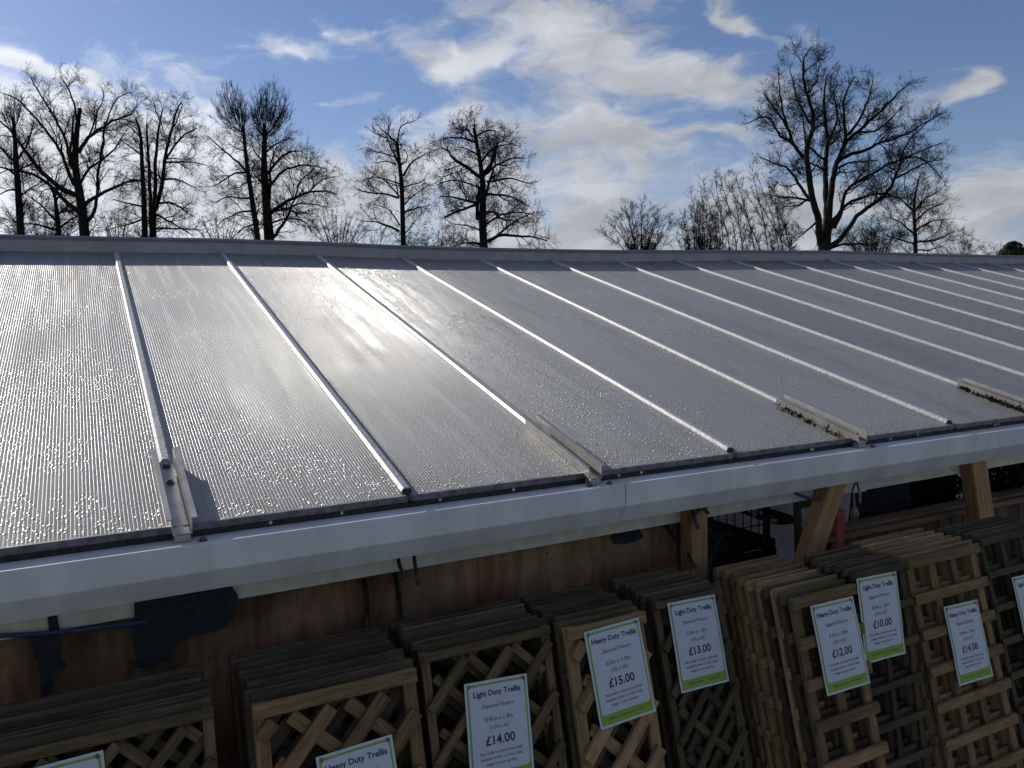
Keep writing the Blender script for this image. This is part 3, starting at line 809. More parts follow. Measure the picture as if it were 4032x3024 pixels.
# wire mesh panel with stout black edge bar
mp = thing('mesh_panel', 'black wire mesh display panel behind the square post', 'mesh panel', (zi(770, 900, 3.3)[0], 3.3, 0))
mo = np.array([zi(770, 900, 3.3)[0], 3.3, 0])
xa, xb = zi(425, 700, 3.3)[0], zi(1085, 700, 3.3)[0]
ztop, zbot = HC - .85, .05
for xx in (xa, xb): block('edge_bar', xx - .016, xx + .016, 3.285, 3.315, 0, ztop + .03, 'black_wire', mp, ch=.003, off=mo)
nv = 7
for k in range(1, nv): 
    xx = xa + (xb - xa) * k / nv
    tube('upright_wire', np.array([(xx, 3.298, zbot), (xx, 3.298, ztop)]) - mo, .0035, 'black_wire', mp, sides=5)
for k in range(9):
    zz = ztop - .15 - .19 * k
    if zz > zbot: tube('cross_wire', np.array([(xa, 3.305, zz), (xb, 3.305, zz)]) - mo, .0035, 'black_wire', mp, sides=5)
# black arched bin beside it
c0 = zi(420, 600, 3.0); c1 = zi(660, 760, 3.0)
bx0, bx1 = zi(330, 1100, 3.0)[0], zi(690, 1100, 3.0)[0]
zt_ = zi(420, 595, 3.0)[2]
v = []; f = []; seg = 14
for y in (2.95, 3.45):
    for k in range(seg + 1):
        a = math.pi * k / seg
        v.append(((bx0 + bx1) / 2 - (bx1 - bx0) / 2 * math.cos(a), y, zt_ - .28 + .28 * math.sin(a)))
    v += [(bx1 + .02, y, 0), (bx0 - .02, y, 0)]
n = seg + 3
f = [(k, (k + 1) % n, (k + 1) % n + n, k + n) for k in range(n)] + [tuple(range(n)), tuple(reversed(range(n, 2 * n)))]
bin_ = thing('compost_bin', 'black round-topped plastic bin behind the square post', 'bin', ((bx0 + bx1) / 2, 3.2, 0))
bo = np.array([(bx0 + bx1) / 2, 3.2, 0])
me_obj('shell', [np.array(q) - bo for q in v], f, 'black_plastic', bin_)
for y in (2.94, 3.1, 3.28):
    pts = [((bx0 + bx1) / 2 - ((bx1 - bx0) / 2 + .006) * math.cos(a), y, zt_ - .28 + .288 * math.sin(a)) for a in np.linspace(0, math.pi, 12)]
    tube('rib', np.array(pts) - bo, .011, 'black_plastic', bin_, sides=6)
# sagging sling with pale slats, and the dark bench under it
sg = thing('slatted_sling', 'sagging black sling with pale slats behind the mesh panel', 'sling', tuple(zi(1180, 460, 3.9)))
so = zi(1180, 460, 3.9)
crv = [zi(870, 330, 3.9), zi(980, 400, 3.9), zi(1100, 445, 3.9), zi(1230, 470, 3.9), zi(1350, 465, 3.9), zi(1510, 425, 3.9)]
v = []; f = []
for p in crv: v += [p - so, p - so + np.array([0, .6, .03])]
nn_ = len(v); v += [q - np.array([0, 0, .012]) for q in v]
for k in range(len(crv) - 1):
    a = 2 * k; f += [(a, a + 2, a + 3, a + 1), (nn_ + a + 1, nn_ + a + 3, nn_ + a + 2, nn_ + a), (a, nn_ + a, nn_ + a + 2, a + 2)]
me_obj('sling_sheet', v, f, 'black_fabric', sg)
for (u0, v0, u1, v1) in ((880, 330, 960, 385), (905, 315, 1030, 360), (1105, 440, 1210, 450), (1120, 460, 1160, 468)):
    tube('slat', [zi(u0, v0, 3.87) - so, zi(u1, v1, 3.87) - so], .012, 'pale_metal', sg, sides=6, flat=.5)
bn = thing('black_bench', 'dark bench stacked with black goods behind the mesh panel', 'bench', (zi(1100, 700, 3.9)[0], 4.0, 0))
no = np.array([zi(1100, 700, 3.9)[0], 4.0, 0])
xl, xr = zi(600, 700, 3.9)[0], zi(1060, 700, 3.9)[0]; zt2 = zi(1100, 600, 3.9)[2]
block('bench_top', xl, xr, 3.8, 4.5, zt2 - .05, zt2, 'black_plastic', bn, off=no)
for xx in (xl + .03, xr - .03):
    for yy in (3.83, 4.46): block('leg', xx - .03, xx + .03, yy - .03, yy + .03, 0, zt2 - .05, 'black_plastic', bn, off=no)
block('back_panel', xl, xl + (xr - xl) * .5, 4.44, 4.5, zt2, zt2 + .1, 'black_fabric', bn, off=no)
block('front_rail', xl, xr, 3.79, 3.82, zt2 - .2, zt2 - .06, 'timber_board', bn, off=no)
# terracotta tag and a striped pot beyond the post
pt = zi(1140, 540, 3.7)
# white bracket with hanging lantern-shaped bell
bl = thing('hanging_bell', 'small rusty white bell hanging from a pale bracket against dark sheeting', 'bell', tuple(zi(2108, 390, 2.95)))
lo = zi(2108, 390, 2.95)
bl.scale = (.72, .72, .72)
pr = [(0, .075), (.012, .072), (.026, .05), (.032, .02), (.026, -.02), (.02, -.06), (.0185, -.072), (0, -.06)]
v = []; f = []
for (r_, zz) in pr: v += [(r_ * math.cos(a), r_ * math.sin(a), zz) for a in np.linspace(0, 2 * math.pi, 13)[:-1]]
for s_ in range(len(pr) - 1): f += [(s_ * 12 + a, s_ * 12 + (a + 1) % 12, s_ * 12 + 12 + (a + 1) % 12, s_ * 12 + 12 + a) for a in range(12)]
me_obj('bell_body', v, f, 'rusty_cream', bl, smooth=True)
tube('hook', [(0, 0, .07), (-.004, 0, .11), (-.012, 0, .16), (.0, 0, .185)], .006, 'pale_metal', bl, sides=6)
block('arm', -.02, .12, -.008, .008, .175, .192, 'pale_metal', bl, ch=.002)
block('stay', .05, .062, -.008, .008, .09, .175, 'pale_metal', bl, ch=.002)
# dark sheeting hung behind the bell
poly = [zj(-180, 520, 3.05), zj(640, 410, 3.05), zj(660, 800, 3.05), zj(660, 1200, 3.05), zj(-180, 1300, 3.05)]
tag(sheet('dark_sheeting', poly, 3.05, .004, 'black_fabric', wave=.006), 'black sheeting hung behind the small bell', 'sheeting')
# rolls standing upright: dark tubes with pale gaps
for k, u in enumerate((700, 760, 850, 940, 1035, 1120, 1200)):
    p = zj(u, 600, 3.1 + .02 * (k % 2))
    o = tube('membrane_roll', [(p[0], p[1], 0), (p[0], p[1], HC - .9)], .030 if k % 2 == 0 else .034, 'black_plastic', sides=10)
    tag(o, 'slim black roll standing upright in the row beside the wire obelisks', 'roll', 'black rolls standing in a row')
# wire obelisks with curled wire and golden tips
for k, u in enumerate((1300, 1420, 1500)):
    p = zj(u, 640, 3.0 + .12 * k)
    ob = thing('wire_obelisk', ('first', 'second', 'third')[k] + ' black wire obelisk counted from the row of rolls', 'obelisk', (p[0], p[1], 0))
    top = p[2] - .12
    for a in np.linspace(0, 2 * math.pi, 5)[:-1]:
        tube('leg', [(.09 * math.cos(a + .5), .09 * math.sin(a + .5), 0), (.085 * math.cos(a + .5), .085 * math.sin(a + .5), top - .25), (.05 * math.cos(a + .5), .05 * math.sin(a + .5), top - .06), (0, 0, top)], .0065, 'black_wire', ob, sides=5)
    for zz in (top - .3, top - .6, top - .9):
        tube('ring', [(.086 * math.cos(a), .086 * math.sin(a), zz) for a in np.linspace(0, 2 * math.pi, 15)], .005, 'black_wire', ob, sides=5)
    tube('curl', [(.02 + .06 * math.cos(a), -.09, top - .02 + .06 * math.sin(a)) for a in np.linspace(0, 5.2, 14)], .006, 'black_wire', ob, sides=5)
for u, v_ in ((1300, 700), (1500, 705)):
    p = zj(u, v_, 2.95)
    o = tube('golden_cane', [(p[0], p[1], 0), (p[0], p[1], p[2] + .03)], .012, 'golden_tip', sides=8)
    tag(o, 'thin golden cane standing among the wire obelisks', 'cane', 'golden canes among the obelisks')
# potted clipped shrub high behind the obelisks
def leafball(name, c, r, n, size, mat, parent, squash=1.0):
    d = rng.normal(size=(n, 3)); d /= np.linalg.norm(d, axis=1)[:, None]
    rr = r * rng.uniform(.55, 1.0, n)[:, None]
    p = d * rr; p[:, 2] *= squash; p += np.array(c)
    a = rng.normal(size=(n, 3)); b = rng.normal(size=(n, 3))
    a /= np.linalg.norm(a, axis=1)[:, None]; b = np.cross(a, b); b /= np.linalg.norm(b, axis=1)[:, None]
    s = size * rng.uniform(.6, 1.3, n)[:, None]
    V = np.stack([p - a * s, p + b * s * .45, p + a * s, p - b * s * .45], 1).reshape(-1, 3)
    F = [(4 * i, 4 * i + 1, 4 * i + 2, 4 * i + 3) for i in range(n)]
    return me_obj(name, V, F, mat, parent)
p = zj(1390, 340, 3.6)
sh = thing('clipped_shrub', 'small dark shrub on a stem behind the wire obelisks', 'shrub', (p[0], p[1], 0))
tube('stem', [(0, 0, .3), (.01, 0, p[2] - .1)], .014, 'bark', sh, sides=7)
leafball('foliage', (0, 0, p[2]), .15, 500, .022, 'leaf_dark', sh)
tube('pot', [(0, 0, 0), (0, 0, .28), (0, 0, .3)], [.11, .15, .16], 'black_plastic', sh, sides=14)
for k, (u, v_) in enumerate(((1900, 430), (2080, 350), (2290, 330), (2500, 300), (2700, 260))):
    p = zj(u, v_, 3.5 + .1 * (k % 2))
    sh = thing('potted_evergreen', 'dark potted evergreen in the shade beyond the leaning reddish post', 'shrub', (p[0], p[1], 0), 'dark evergreens beyond the leaning post')
    tube('stem', [(0, 0, .3), (0, 0, p[2])], .016, 'bark', sh, sides=7)
    leafball('foliage', (0, 0, p[2] - .25), .33, 1500, .03, 'leaf_net', sh, 1.5)
    tube('pot', [(0, 0, 0), (0, 0, .28), (0, 0, .3)], [.14, .18, .19], 'black_plastic', sh, sides=14)
# stacked compost bags at the back, out of the bright gap
for k, (x_, y_, z_) in enumerate(((2.6, 5.2, 0), (3.5, 5.3, 0), (2.7, 5.2, .16), (3.4, 5.25, .16))):
    v, f = box_vf(x_, x_ + .8, y_, y_ + .5, z_, z_ + .155)
    o = me_obj('compost_bag', v, f, 'polythene'); bm = bmesh.new(); bm.from_mesh(o.data)
    bmesh.ops.bevel(bm, geom=bm.edges[:], offset=.06, segments=3, affect='EDGES'); bm.to_mesh(o.data); bm.free()
    tag(o, 'pale plump bag stacked at the back under the canopy', 'bag', 'pale bags stacked at the back')

# ------------------------------------------------------------------ bare trees
def norm(a): return a / np.maximum(np.linalg.norm(a, axis=-1, keepdims=True), 1e-9)
def grow(start, d, L, k, gnarl, trop):
    """random-walk branches: start (N,3), d (N,3), L (N,) -> (N,k+1,3)"""
    N = len(start); pts = np.empty((N, k + 1, 3)); pts[:, 0] = start; d = norm(d)
    st = (L / k)[:, None]
    for i in range(k):
        d = norm(d + rng.normal(size=(N, 3)) * gnarl + np.array([0, 0, trop]))
        pts[:, i + 1] = pts[:, i] + d * st
    return pts
def spawn(pts, rad_, spacing, lo, hi, lmin, lmax, ang, tipscale=.5, up=0.0, flat=1.0):
    """side shoots along parents: returns start, dir, len, r"""
    seg = np.linalg.norm(np.diff(pts, axis=1), axis=2); L = seg.sum(1)
    cnt = np.maximum(1, (L * (hi - lo) / spacing + rng.uniform(0, 1, len(L))).astype(int))
    idx = np.repeat(np.arange(len(pts)), cnt); n = len(idx)
    t = lo + (hi - lo) * rng.uniform(0, 1, n)
    k = pts.shape[1] - 1
    ft = np.clip(t * k, 0, k - 1e-4); i0 = ft.astype(int); fr = (ft - i0)[:, None]
    a = pts[idx, i0]; b = pts[idx, i0 + 1]
    st = a + (b - a) * fr; tan = norm(b - a)
    rv = norm(np.cross(tan, rng.normal(size=(n, 3))))
    th = np.radians(rng.uniform(ang[0], ang[1], n))[:, None]
    d = tan * np.cos(th) + rv * np.sin(th); d[:, 2] += up; d[:, 2] *= flat
    ln = rng.uniform(lmin, lmax, n) * (1 - (1 - tipscale) * t) 
    rr = (rad_[idx, i0] * (1 - fr[:, 0]) + rad_[idx, i0 + 1] * fr[:, 0])
    return st, norm(d), ln, rr
def tubes_mesh(groups, name, mat, parent, offset):
    """groups: list of (pts (N,k+1,3), radii (N,k+1), sides)"""
    VV = []; FF = []; base = 0
    for pts, rr, m in groups:
        N, k1, _ = pts.shape
        if N == 0: continue
        tan = np.empty_like(pts); tan[:, 1:-1] = pts[:, 2:] - pts[:, :-2]; tan[:, 0] = pts[:, 1] - pts[:, 0]; tan[:, -1] = pts[:, -1] - pts[:, -2]
        tan = norm(tan)
        ref = np.where(np.abs(tan[..., 1:2]) < .9, np.array([0, 1.0, 0]), np.array([1.0, 0, 0]))
        u = norm(np.cross(tan, ref)); w = np.cross(tan, u)
        an = np.arange(m) * 2 * math.pi / m
        ring = pts[:, :, None, :] + rr[:, :, None, None] * (np.cos(an)[None, None, :, None] * u[:, :, None, :] + np.sin(an)[None, None, :, None] * w[:, :, None, :])
        VV.append(ring.reshape(-1, 3))
        ids = base + np.arange(N * k1 * m).reshape(N, k1, m)
        a = ids[:, :-1, :]; b = np.roll(ids, -1, axis=2)[:, :-1, :]; c = np.roll(ids, -1, axis=2)[:, 1:, :]; d = ids[:, 1:, :]
        FF.append(np.stack([a, b, c, d], -1).reshape(-1, 4)); base += N * k1 * m
    V = np.concatenate(VV) - np.array(offset); F = np.concatenate(FF)
    me = bpy.data.meshes.new(name)
    me.vertices.add(len(V)); me.vertices.foreach_set('co', V.ravel())
    me.loops.add(len(F) * 4); me.loops.foreach_set('vertex_index', F.ravel().astype(np.int32))
    me.polygons.add(len(F)); me.polygons.foreach_set('loop_start', np.arange(0, len(F) * 4, 4, dtype=np.int32))
    me.polygons.foreach_set('use_smooth', np.ones(len(F), bool))
    me.materials.append(MATS[mat]); me.update(); me.validate()
    return link(name, me, parent)
def resample(pts, rr, k):
    seg = np.r_[0, np.cumsum(np.linalg.norm(np.diff(pts, axis=0), axis=1))]
    s = np.linspace(0, seg[-1], k + 1)
    # rounded by averaging
    p = np.stack([np.interp(s, seg, pts[:, i]) for i in range(3)], 1)
    q = p.copy(); q[1:-1] = (p[:-2] + 2 * p[1:-1] + p[2:]) / 4
    return q, np.interp(s, seg, rr)
STY = {
    'gnarl': dict(g=.21, l2=(1.3, 3.7), s2=.30, a2=(28, 65), l3=(.6, 1.8), s3=.21, a3=(28, 65), l4=(.3, .85), s4=.115, a4=(25, 60), trop=.03, up=.10),
    'open': dict(g=.16, l2=(1.0, 3.0), s2=.33, a2=(22, 55), l3=(.5, 1.5), s3=.2, a3=(22, 52), l4=(.3, .8), s4=.11, a4=(20, 48), trop=.04, up=.12),
    'layer': dict(g=.16, l2=(1.1, 3.2), s2=.25, a2=(40, 80), l3=(.5, 1.5), s3=.18, a3=(28, 58), l4=(.3, .75), s4=.11, a4=(22, 50), trop=.02, up=.0),
    'brush': dict(g=.06, l2=(.7, 1.5), s2=.24, a2=(10, 30), l3=(.4, 1.0), s3=.2, a3=(10, 28), l4=(.3, .7), s4=.16, a4=(10, 30), trop=.06, up=.05),
    'fan': dict(g=.13, l2=(.8, 2.0), s2=.27, a2=(18, 48), l3=(.5, 1.4), s3=.18, a3=(18, 48), l4=(.25, .65), s4=.10, a4=(18, 48), trop=.03, up=.06),
}
def tree(name, D, limbs, style, label, cat='tree', group=None, tf=None, scale=1.0, twig=.0088, dens=1.0, mossy=False, extra=None, reach=None):
    """limbs: list of (polyline px, r0 px, r1 px[, lo, style]); first one starts on the ground"""
    st0 = STY[style]
    m_px = D * S / FPX            # metres per view pixel
    tx = {'A': (3.3594, 0, 109.7), 'B': (3.780, 384, 137.1), 'C': (4.2443, 713.2, 192), 'D': (2.328, 1261.8, 82.3), 'E': (3.3597, 1563.5, 82.3), None: (1, 0, 0)}[tf]
    L0 = []; crown = []
    base = None
    for li, lb in enumerate(limbs):
        pl, r0, r1 = lb[0], lb[1], lb[2]
        lo = lb[3] if len(lb) > 3 else .15
        sty = STY[lb[4]] if len(lb) > 4 else st0
        px = np.array([(u / tx[0] + tx[1], v / tx[0] + tx[2]) for u, v in pl], float)
        n = len(px)
        slope = 0 if li == 0 else rng.uniform(-.45, .45)
        tot = np.r_[0, np.cumsum(np.hypot(*np.diff(px, axis=0).T))] * m_px
        dd = D + slope * tot + (0 if li == 0 else rng.normal(0, .1, n))
        if li > 0 and base is not None and lo < .9: dd[0] = D
        pts = np.array([PD(x_, y_, d_) for (x_, y_), d_ in zip(px, dd)])
        rr = np.linspace(r0, r1, n) / tx[0] * m_px
        if li == 0 or (len(lb) > 5 and lb[5]):
            gpt = pts[0].copy(); gpt[2] = -.05
            pts = np.vstack([gpt, pts]); rr = np.r_[rr[0] * 1.25, rr]
            if base is None: base = np.array([gpt[0], gpt[1], 0])
            lo = max(lo, .45)
        k = max(6, int(tot[-1] / .45))
        p, r_ = resample(pts, rr, k)
        if li > 0:
            w = rng.normal(size=p.shape) * .03 * sty['g'] / .2; w[0] = 0; p = p + w
        L0.append((p, r_, lo, sty))
    groups = []; tw = []
    for p, r_, lo, sty in L0:
        groups.append((p[None], r_[None], 9))
        r_ = r_[None]
        s2, d2, n2, rp = spawn(p[None], r_, sty['s2'] / dens, lo, 1.0, sty['l2'][0] * scale, sty['l2'][1] * scale, sty['a2'], .38, sty['up'])
        n2 = n2 * np.clip(.45 + rp / .12, .5, 1.25)
        # a continuing leader at the tip
        tip = norm((p[-1] - p[-2])[None]); s2 = np.vstack([s2, p[-1][None]]); d2 = np.vstack([d2, tip]); n2 = np.r_[n2, sty['l2'][1] * scale * .25]; rp = np.r_[rp, r_[0, -1]]
        k2 = 8
        p2 = grow(s2, d2, n2, k2, sty['g'], sty['trop'])
        ra = np.clip(rp * .42, .014, .042) * np.clip(n2 / 1.8, .5, 1.2)
        r2 = ra[:, None] * np.linspace(1, .35, k2 + 1)[None]
        groups.append((p2, r2, 5))
        s3, d3, n3, rp = spawn(p2, r2, sty['s3'] / dens, .15, 1.0, sty['l3'][0] * scale, sty['l3'][1] * scale, sty['a3'], .6, sty['up'])
        k3 = 4; p3 = grow(s3, d3, n3, k3, sty['g'] * 1.1, sty['trop'])
        r3 = np.clip(rp * .5, .009, .017)[:, None] * np.linspace(1, .5, k3 + 1)[None]
        tw.append((p3, r3, 3))
        s4, d4, n4, rp = spawn(p3, r3, sty['s4'] / dens, .1, 1.0, sty['l4'][0] * scale, sty['l4'][1] * scale, sty['a4'], .7, sty['up'] * .6)
        k4 = 1; p4 = grow(s4, d4, n4, k4, sty['g'] * 1.1, sty['trop'])
        r4 = np.full(len(s4), twig)[:, None] * np.linspace(1, .6, k4 + 1)[None]
        tw.append((p4, r4, 3))
    root = thing(name, label, cat, base, group)
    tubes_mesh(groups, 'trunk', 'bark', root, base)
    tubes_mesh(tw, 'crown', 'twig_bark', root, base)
    return root

def fan(cx, cy, rx, ry, n, a0, a1, start):
    """ascending limbs from a cut head, ending on a domed outline (px)"""
    out = []
    for k in range(n):
        a = math.radians(a0 + (a1 - a0) * (k + .5) / n + random.uniform(-5, 5))
        q = random.choice((1.0, .96, .9, .72)) * random.uniform(.9, 1.0)
        ex, ey = cx + rx * q * math.cos(a), cy - ry * q * math.sin(a)
        sx, sy = start[0] + random.uniform(-5, 5), start[1] + random.uniform(-30, 40)
        mx, my = sx + (ex - sx) * .62, sy + (ey - sy) * .40
        out.append(([(sx, sy), (mx, my), (ex, ey)], 2.4, 1.0, .2, 'brush'))
    return out

GA = 'bare winter trees behind the canopy'
# far-left slim tree with brushed top
tree('bare_tree', 72, [([(152, 1345), (135, 1050), (116, 800), (110, 650), (96, 480)], 27, 10, .35), ([(118, 830), (60, 760), (0, 690), (-60, 640)], 11, 4), ([(112, 900), (50, 850), (-40, 840)], 10, 4),
     ([(115, 800), (190, 700), (230, 600), (240, 520)], 8, 3), ([(130, 1010), (60, 1010), (-20, 1050)], 8, 3), ([(132, 1060), (220, 1000), (300, 950)], 7, 3), ([(120, 880), (200, 830), (280, 800)], 7, 3)]
     + fan(88, 480, 95, 140, 14, 10, 170, (100, 590)), 'open', 'slim bare tree with a brushed top, standing first beside the gnarled wide tree', tf='A', group=None)
# gnarled wide tree
tree('bare_tree', 62, [([(618, 1355), (596, 1150), (570, 980), (542, 850), (550, 650), (560, 560), (580, 418)], 36, 13, .42),
     ([(548, 1050), (430, 990), (300, 880), (200, 750), (130, 650), (60, 560), (-10, 505)], 20, 5, .2), ([(562, 1160), (460, 1080), (390, 1000), (330, 940), (220, 890), (100, 870), (-20, 845)], 17, 5, .25),
     ([(542, 980), (500, 900), (470, 800), (430, 700), (350, 600), (270, 500), (180, 400), (100, 330), (20, 308)], 14, 3.5, .25), ([(512, 830), (492, 700), (440, 560), (400, 470), (320, 370), (250, 240), (205, 170)], 12, 3, .3),
     ([(572, 740), (620, 640), (700, 580), (760, 540), (860, 490), (950, 470), (990, 400)], 14, 4, .25), ([(612, 1120), (690, 1055), (800, 1000), (900, 962), (1010, 930)], 15, 6, .3),
     ([(630, 1240), (690, 1170), (705, 1030), (720, 850), (742, 700), (758, 515)], 14, 7, .3), ([(562, 520), (530, 350), (482, 255), (440, 188)], 8, 3, .35), ([(585, 960), (640, 850), (740, 800), (850, 700), (900, 600)], 11, 4, .2),
     ([(530, 860), (515, 700), (528, 560), (530, 470)], 12, 6, .3), ([(480, 260), (520, 230), (545, 200)], 4, 2, .2), ([(760, 540), (800, 420), (860, 330), (950, 300)], 6, 2.5, .2), ([(650, 610), (700, 480), (740, 380), (750, 290)], 7, 2.5, .2)],
     'gnarl', 'wide gnarled bare tree with thick spreading limbs and a sawn-off leader', tf='A', group=None, scale=.8, dens=1.08)
# small tree between them
tree('bare_tree', 78, [([(432, 1345), (408, 1150), (396, 1010)], 20, 9, .4), ([(420, 1250), (330, 1150), (250, 1080), (180, 1040)], 9, 3), ([(425, 1290), (520, 1220), (600, 1180)], 8, 3), ([(400, 1060), (360, 960), (300, 860)], 9, 3), ([(402, 1100), (470, 980), (500, 880)], 8, 3),
     ([(420, 1300), (300, 1270), (180, 1250), (80, 1270)], 8, 3), ([(415, 1200), (500, 1120), (560, 1080)], 8, 3)], 'layer', 'short bare tree crowded below the gnarled wide tree', tf='A', group=None)
# four-stemmed tree
tree('bare_tree', 64, [([(1052, 1362), (1045, 1100), (1030, 800), (1020, 560), (985, 490)], 22, 6, .3), ([(1104, 1362), (1095, 1150), (1085, 900), (1072, 650), (1060, 520)], 17, 5, .3, 'open', 1), ([(1112, 1350), (1125, 1000), (1132, 700), (1160, 520), (1182, 420)], 17, 4, .3, 'open', 1),
     ([(1130, 1150), (1180, 950), (1200, 750), (1240, 600), (1282, 430), (1318, 370)], 16, 4, .2), ([(1205, 780), (1300, 640), (1360, 590), (1430, 565)], 9, 3), ([(1182, 935), (1300, 930), (1450, 1015)], 9, 3),
     ([(1195, 810), (1350, 800), (1500, 832)], 8, 3), ([(1140, 1110), (1250, 1090), (1400, 1205)], 9, 3), ([(1140, 1190), (1250, 1250), (1400, 1340)], 9, 3), ([(1035, 950), (960, 930), (880, 970)], 9, 3), ([(1035, 1130), (930, 1110), (820, 1080)], 8, 3),
     ([(1025, 640), (960, 560), (900, 530)], 7, 3), ([(1040, 1220), (940, 1260), (800, 1290)], 8, 3), ([(1240, 600), (1300, 470), (1330, 380)], 6, 2.5), ([(1028, 760), (950, 700), (870, 640)], 7, 3), ([(1165, 520), (1130, 430), (1110, 350)], 5, 2), ([(1120, 1290), (1300, 1290), (1450, 1300)], 8, 3)],
     'layer', 'bare tree of four close upright stems, next to the gnarled wide tree', tf='A', group=None, scale=.85, dens=1.04)
# low scrub behind the left trees
def bush(cx, base_y, hw, hgt, D, n, label, style='open', scale=.6, r0=5, group=None, dens=1.0, twig=.009, name='bare_bush', spread=1.0):
    limbs = []; n = int(n * 3.0); r0 = r0 * .2; style = {'open': 'fan'}.get(style, style)
    for k in range(n):
        u = (k + .5) / n * 2 - 1 + random.uniform(-.12, .12)
        top = hgt * math.sqrt(max(.12, 1 - .86 * u * u)) * random.uniform(.62, 1.0)
        sx = cx + u * hw * .28 * spread
        limbs.append(([(sx, base_y), (cx + u * hw * .55, base_y - top * .45), (cx + u * hw * .86, base_y - top * .88)], r0 * random.uniform(.6, 1.0), .3, .12, style, 1))
    return tree(name, D, limbs, style, label, group=group, scale=scale, dens=dens * 1.28, twig=twig)
bush(95, 512, 150, 75, 85, 8, 'low bare scrub massed under the slim tree and the gnarled tree', 'gnarl', .55, dens=1.1)
bush(255, 513, 55, 70, 80, 5, 'low bare bush between the gnarled tree and the four-stemmed tree', 'gnarl', .5)
# pair of tall pollard-topped trees
tree('bare_tree', 66, [([(656, 1450), (620, 1200), (590, 1000), (560, 800), (546, 650), (535, 510)], 24, 11, .5), ([(556, 880), (490, 800), (380, 720), (300, 640), (240, 590)], 10, 3, .25), ([(560, 890), (470, 885), (360, 960), (290, 1005)], 9, 3, .25),
     ([(592, 1100), (500, 1100), (400, 1080), (310, 1135)], 9, 3, .2), ([(612, 1200), (500, 1210), (400, 1265), (320, 1325)], 9, 3, .2), ([(550, 720), (480, 690), (400, 640)], 6, 2.5, .2), ([(630, 1310), (540, 1340), (430, 1440)], 8, 3, .2), ([(580, 960), (500, 1010), (420, 1020)], 6, 2.5)]
     + fan(432, 420, 130, 205, 24, -20, 200, (536, 560)), 'layer', 'slimmer of two tall bare trees with brushed domed heads', tf='B', group=None)
tree('bare_tree', 68, [([(748, 1452), (727, 1200), (710, 950), (700, 800), (710, 650), (706, 500)], 42, 13, .5), ([(755, 1230), (850, 1150), (960, 1090), (1080, 1040), (1200, 1040), (1300, 1070)], 17, 4, .3), ([(772, 1425), (850, 1330), (910, 1230), (942, 1130), (1020, 1040)], 15, 5, .3),
     ([(748, 1210), (860, 1200), (1000, 1140), (1100, 1150), (1220, 1170)], 11, 3, .25), ([(735, 900), (830, 770), (930, 710), (1020, 720)], 12, 3, .2), ([(750, 1110), (757, 950), (750, 830), (800, 700)], 11, 4, .2), ([(742, 1010), (850, 880), (980, 830), (1110, 830), (1210, 860)], 12, 3, .2),
     ([(722, 720), (820, 650), (920, 610)], 8, 3, .2), ([(960, 1090), (1000, 950), (1080, 890), (1150, 820)], 8, 3, .2), ([(1080, 1040), (1180, 940), (1280, 930)], 7, 3, .2), ([(690, 800), (620, 720), (600, 640)], 8, 3), ([(700, 1000), (620, 900), (600, 850)], 7, 3), ([(770, 1300), (900, 1260), (1050, 1290), (1100, 1400)], 9, 3, .2)]
     + fan(752, 430, 165, 235, 32, -15, 195, (706, 600)), 'layer', 'stouter of two tall bare trees with brushed domed heads', tf='B', group=None)
bush(730, 525, 78, 92, 80, 7, 'round bare tree beside the stouter brushed-head tree', 'open', .6, r0=5, name='bare_tree')
bush(940, 535, 95, 38, 84, 7, 'low dense bare thicket between the two lopped trees', 'gnarl', .45, r0=4, dens=1.3)
bush(480, 518, 80, 60, 82, 5, 'low bare bush at the foot of the slimmer brushed-head tree', 'open', .5)
bush(800, 530, 60, 30, 84, 4, 'low bare bush next to the round bare tree', 'open', .4, r0=3)
# tall narrow lopped tree
tree('bare_tree', 66, [([(670, 1445), (662, 1100), (655, 850), (630, 650), (612, 480)], 25, 14, .42), ([(612, 500), (575, 455), (530, 420), (450, 350)], 11, 4, .2), ([(622, 480), (630, 340), (660, 325), (720, 310), (790, 290)], 7, 3, .35, 'brush'), ([(630, 690), (575, 570), (520, 455)], 11, 6, .25),
     ([(668, 800), (745, 660), (850, 612), (900, 575)], 11, 3, .3), ([(632, 1000), (500, 962), (300, 942), (215, 900)], 11, 3, .3), ([(632, 990), (550, 880), (480, 820), (380, 780)], 8, 3, .2), ([(682, 1130), (800, 1090), (920, 1065)], 9, 3, .25), ([(635, 1305), (500, 1240), (390, 1215), (280, 1210)], 12, 3, .25),
     ([(636, 1250), (560, 1130), (480, 1060), (400, 1060)], 8, 3, .25), ([(682, 1060), (750, 980), (880, 900)], 8, 3, .2), ([(690, 1320), (790, 1200), (842, 1130)], 6, 2.5, .2), ([(625, 980), (600, 850), (595, 780)], 6, 4, .3), ([(620, 640), (500, 590), (400, 570), (340, 540)], 7, 3, .2), ([(650, 700), (720, 640), (690, 560)], 7, 3, .2), ([(615, 690), (500, 660), (380, 680)], 6, 2.5, .2),
     ([(520, 450), (450, 430), (370, 380)], 6, 2.5, .1, 'brush'), ([(530, 420), (540, 350), (500, 280)], 6, 2.5, .1, 'brush'), ([(670, 900), (780, 870), (880, 830)], 7, 3, .2), ([(645, 870), (520, 830), (400, 800), (300, 840)], 7, 3, .2)],
     'layer', 'narrow lopped bare tree with tiered side branches and a crooked top', tf='C', group=None, scale=.85, dens=1.06)
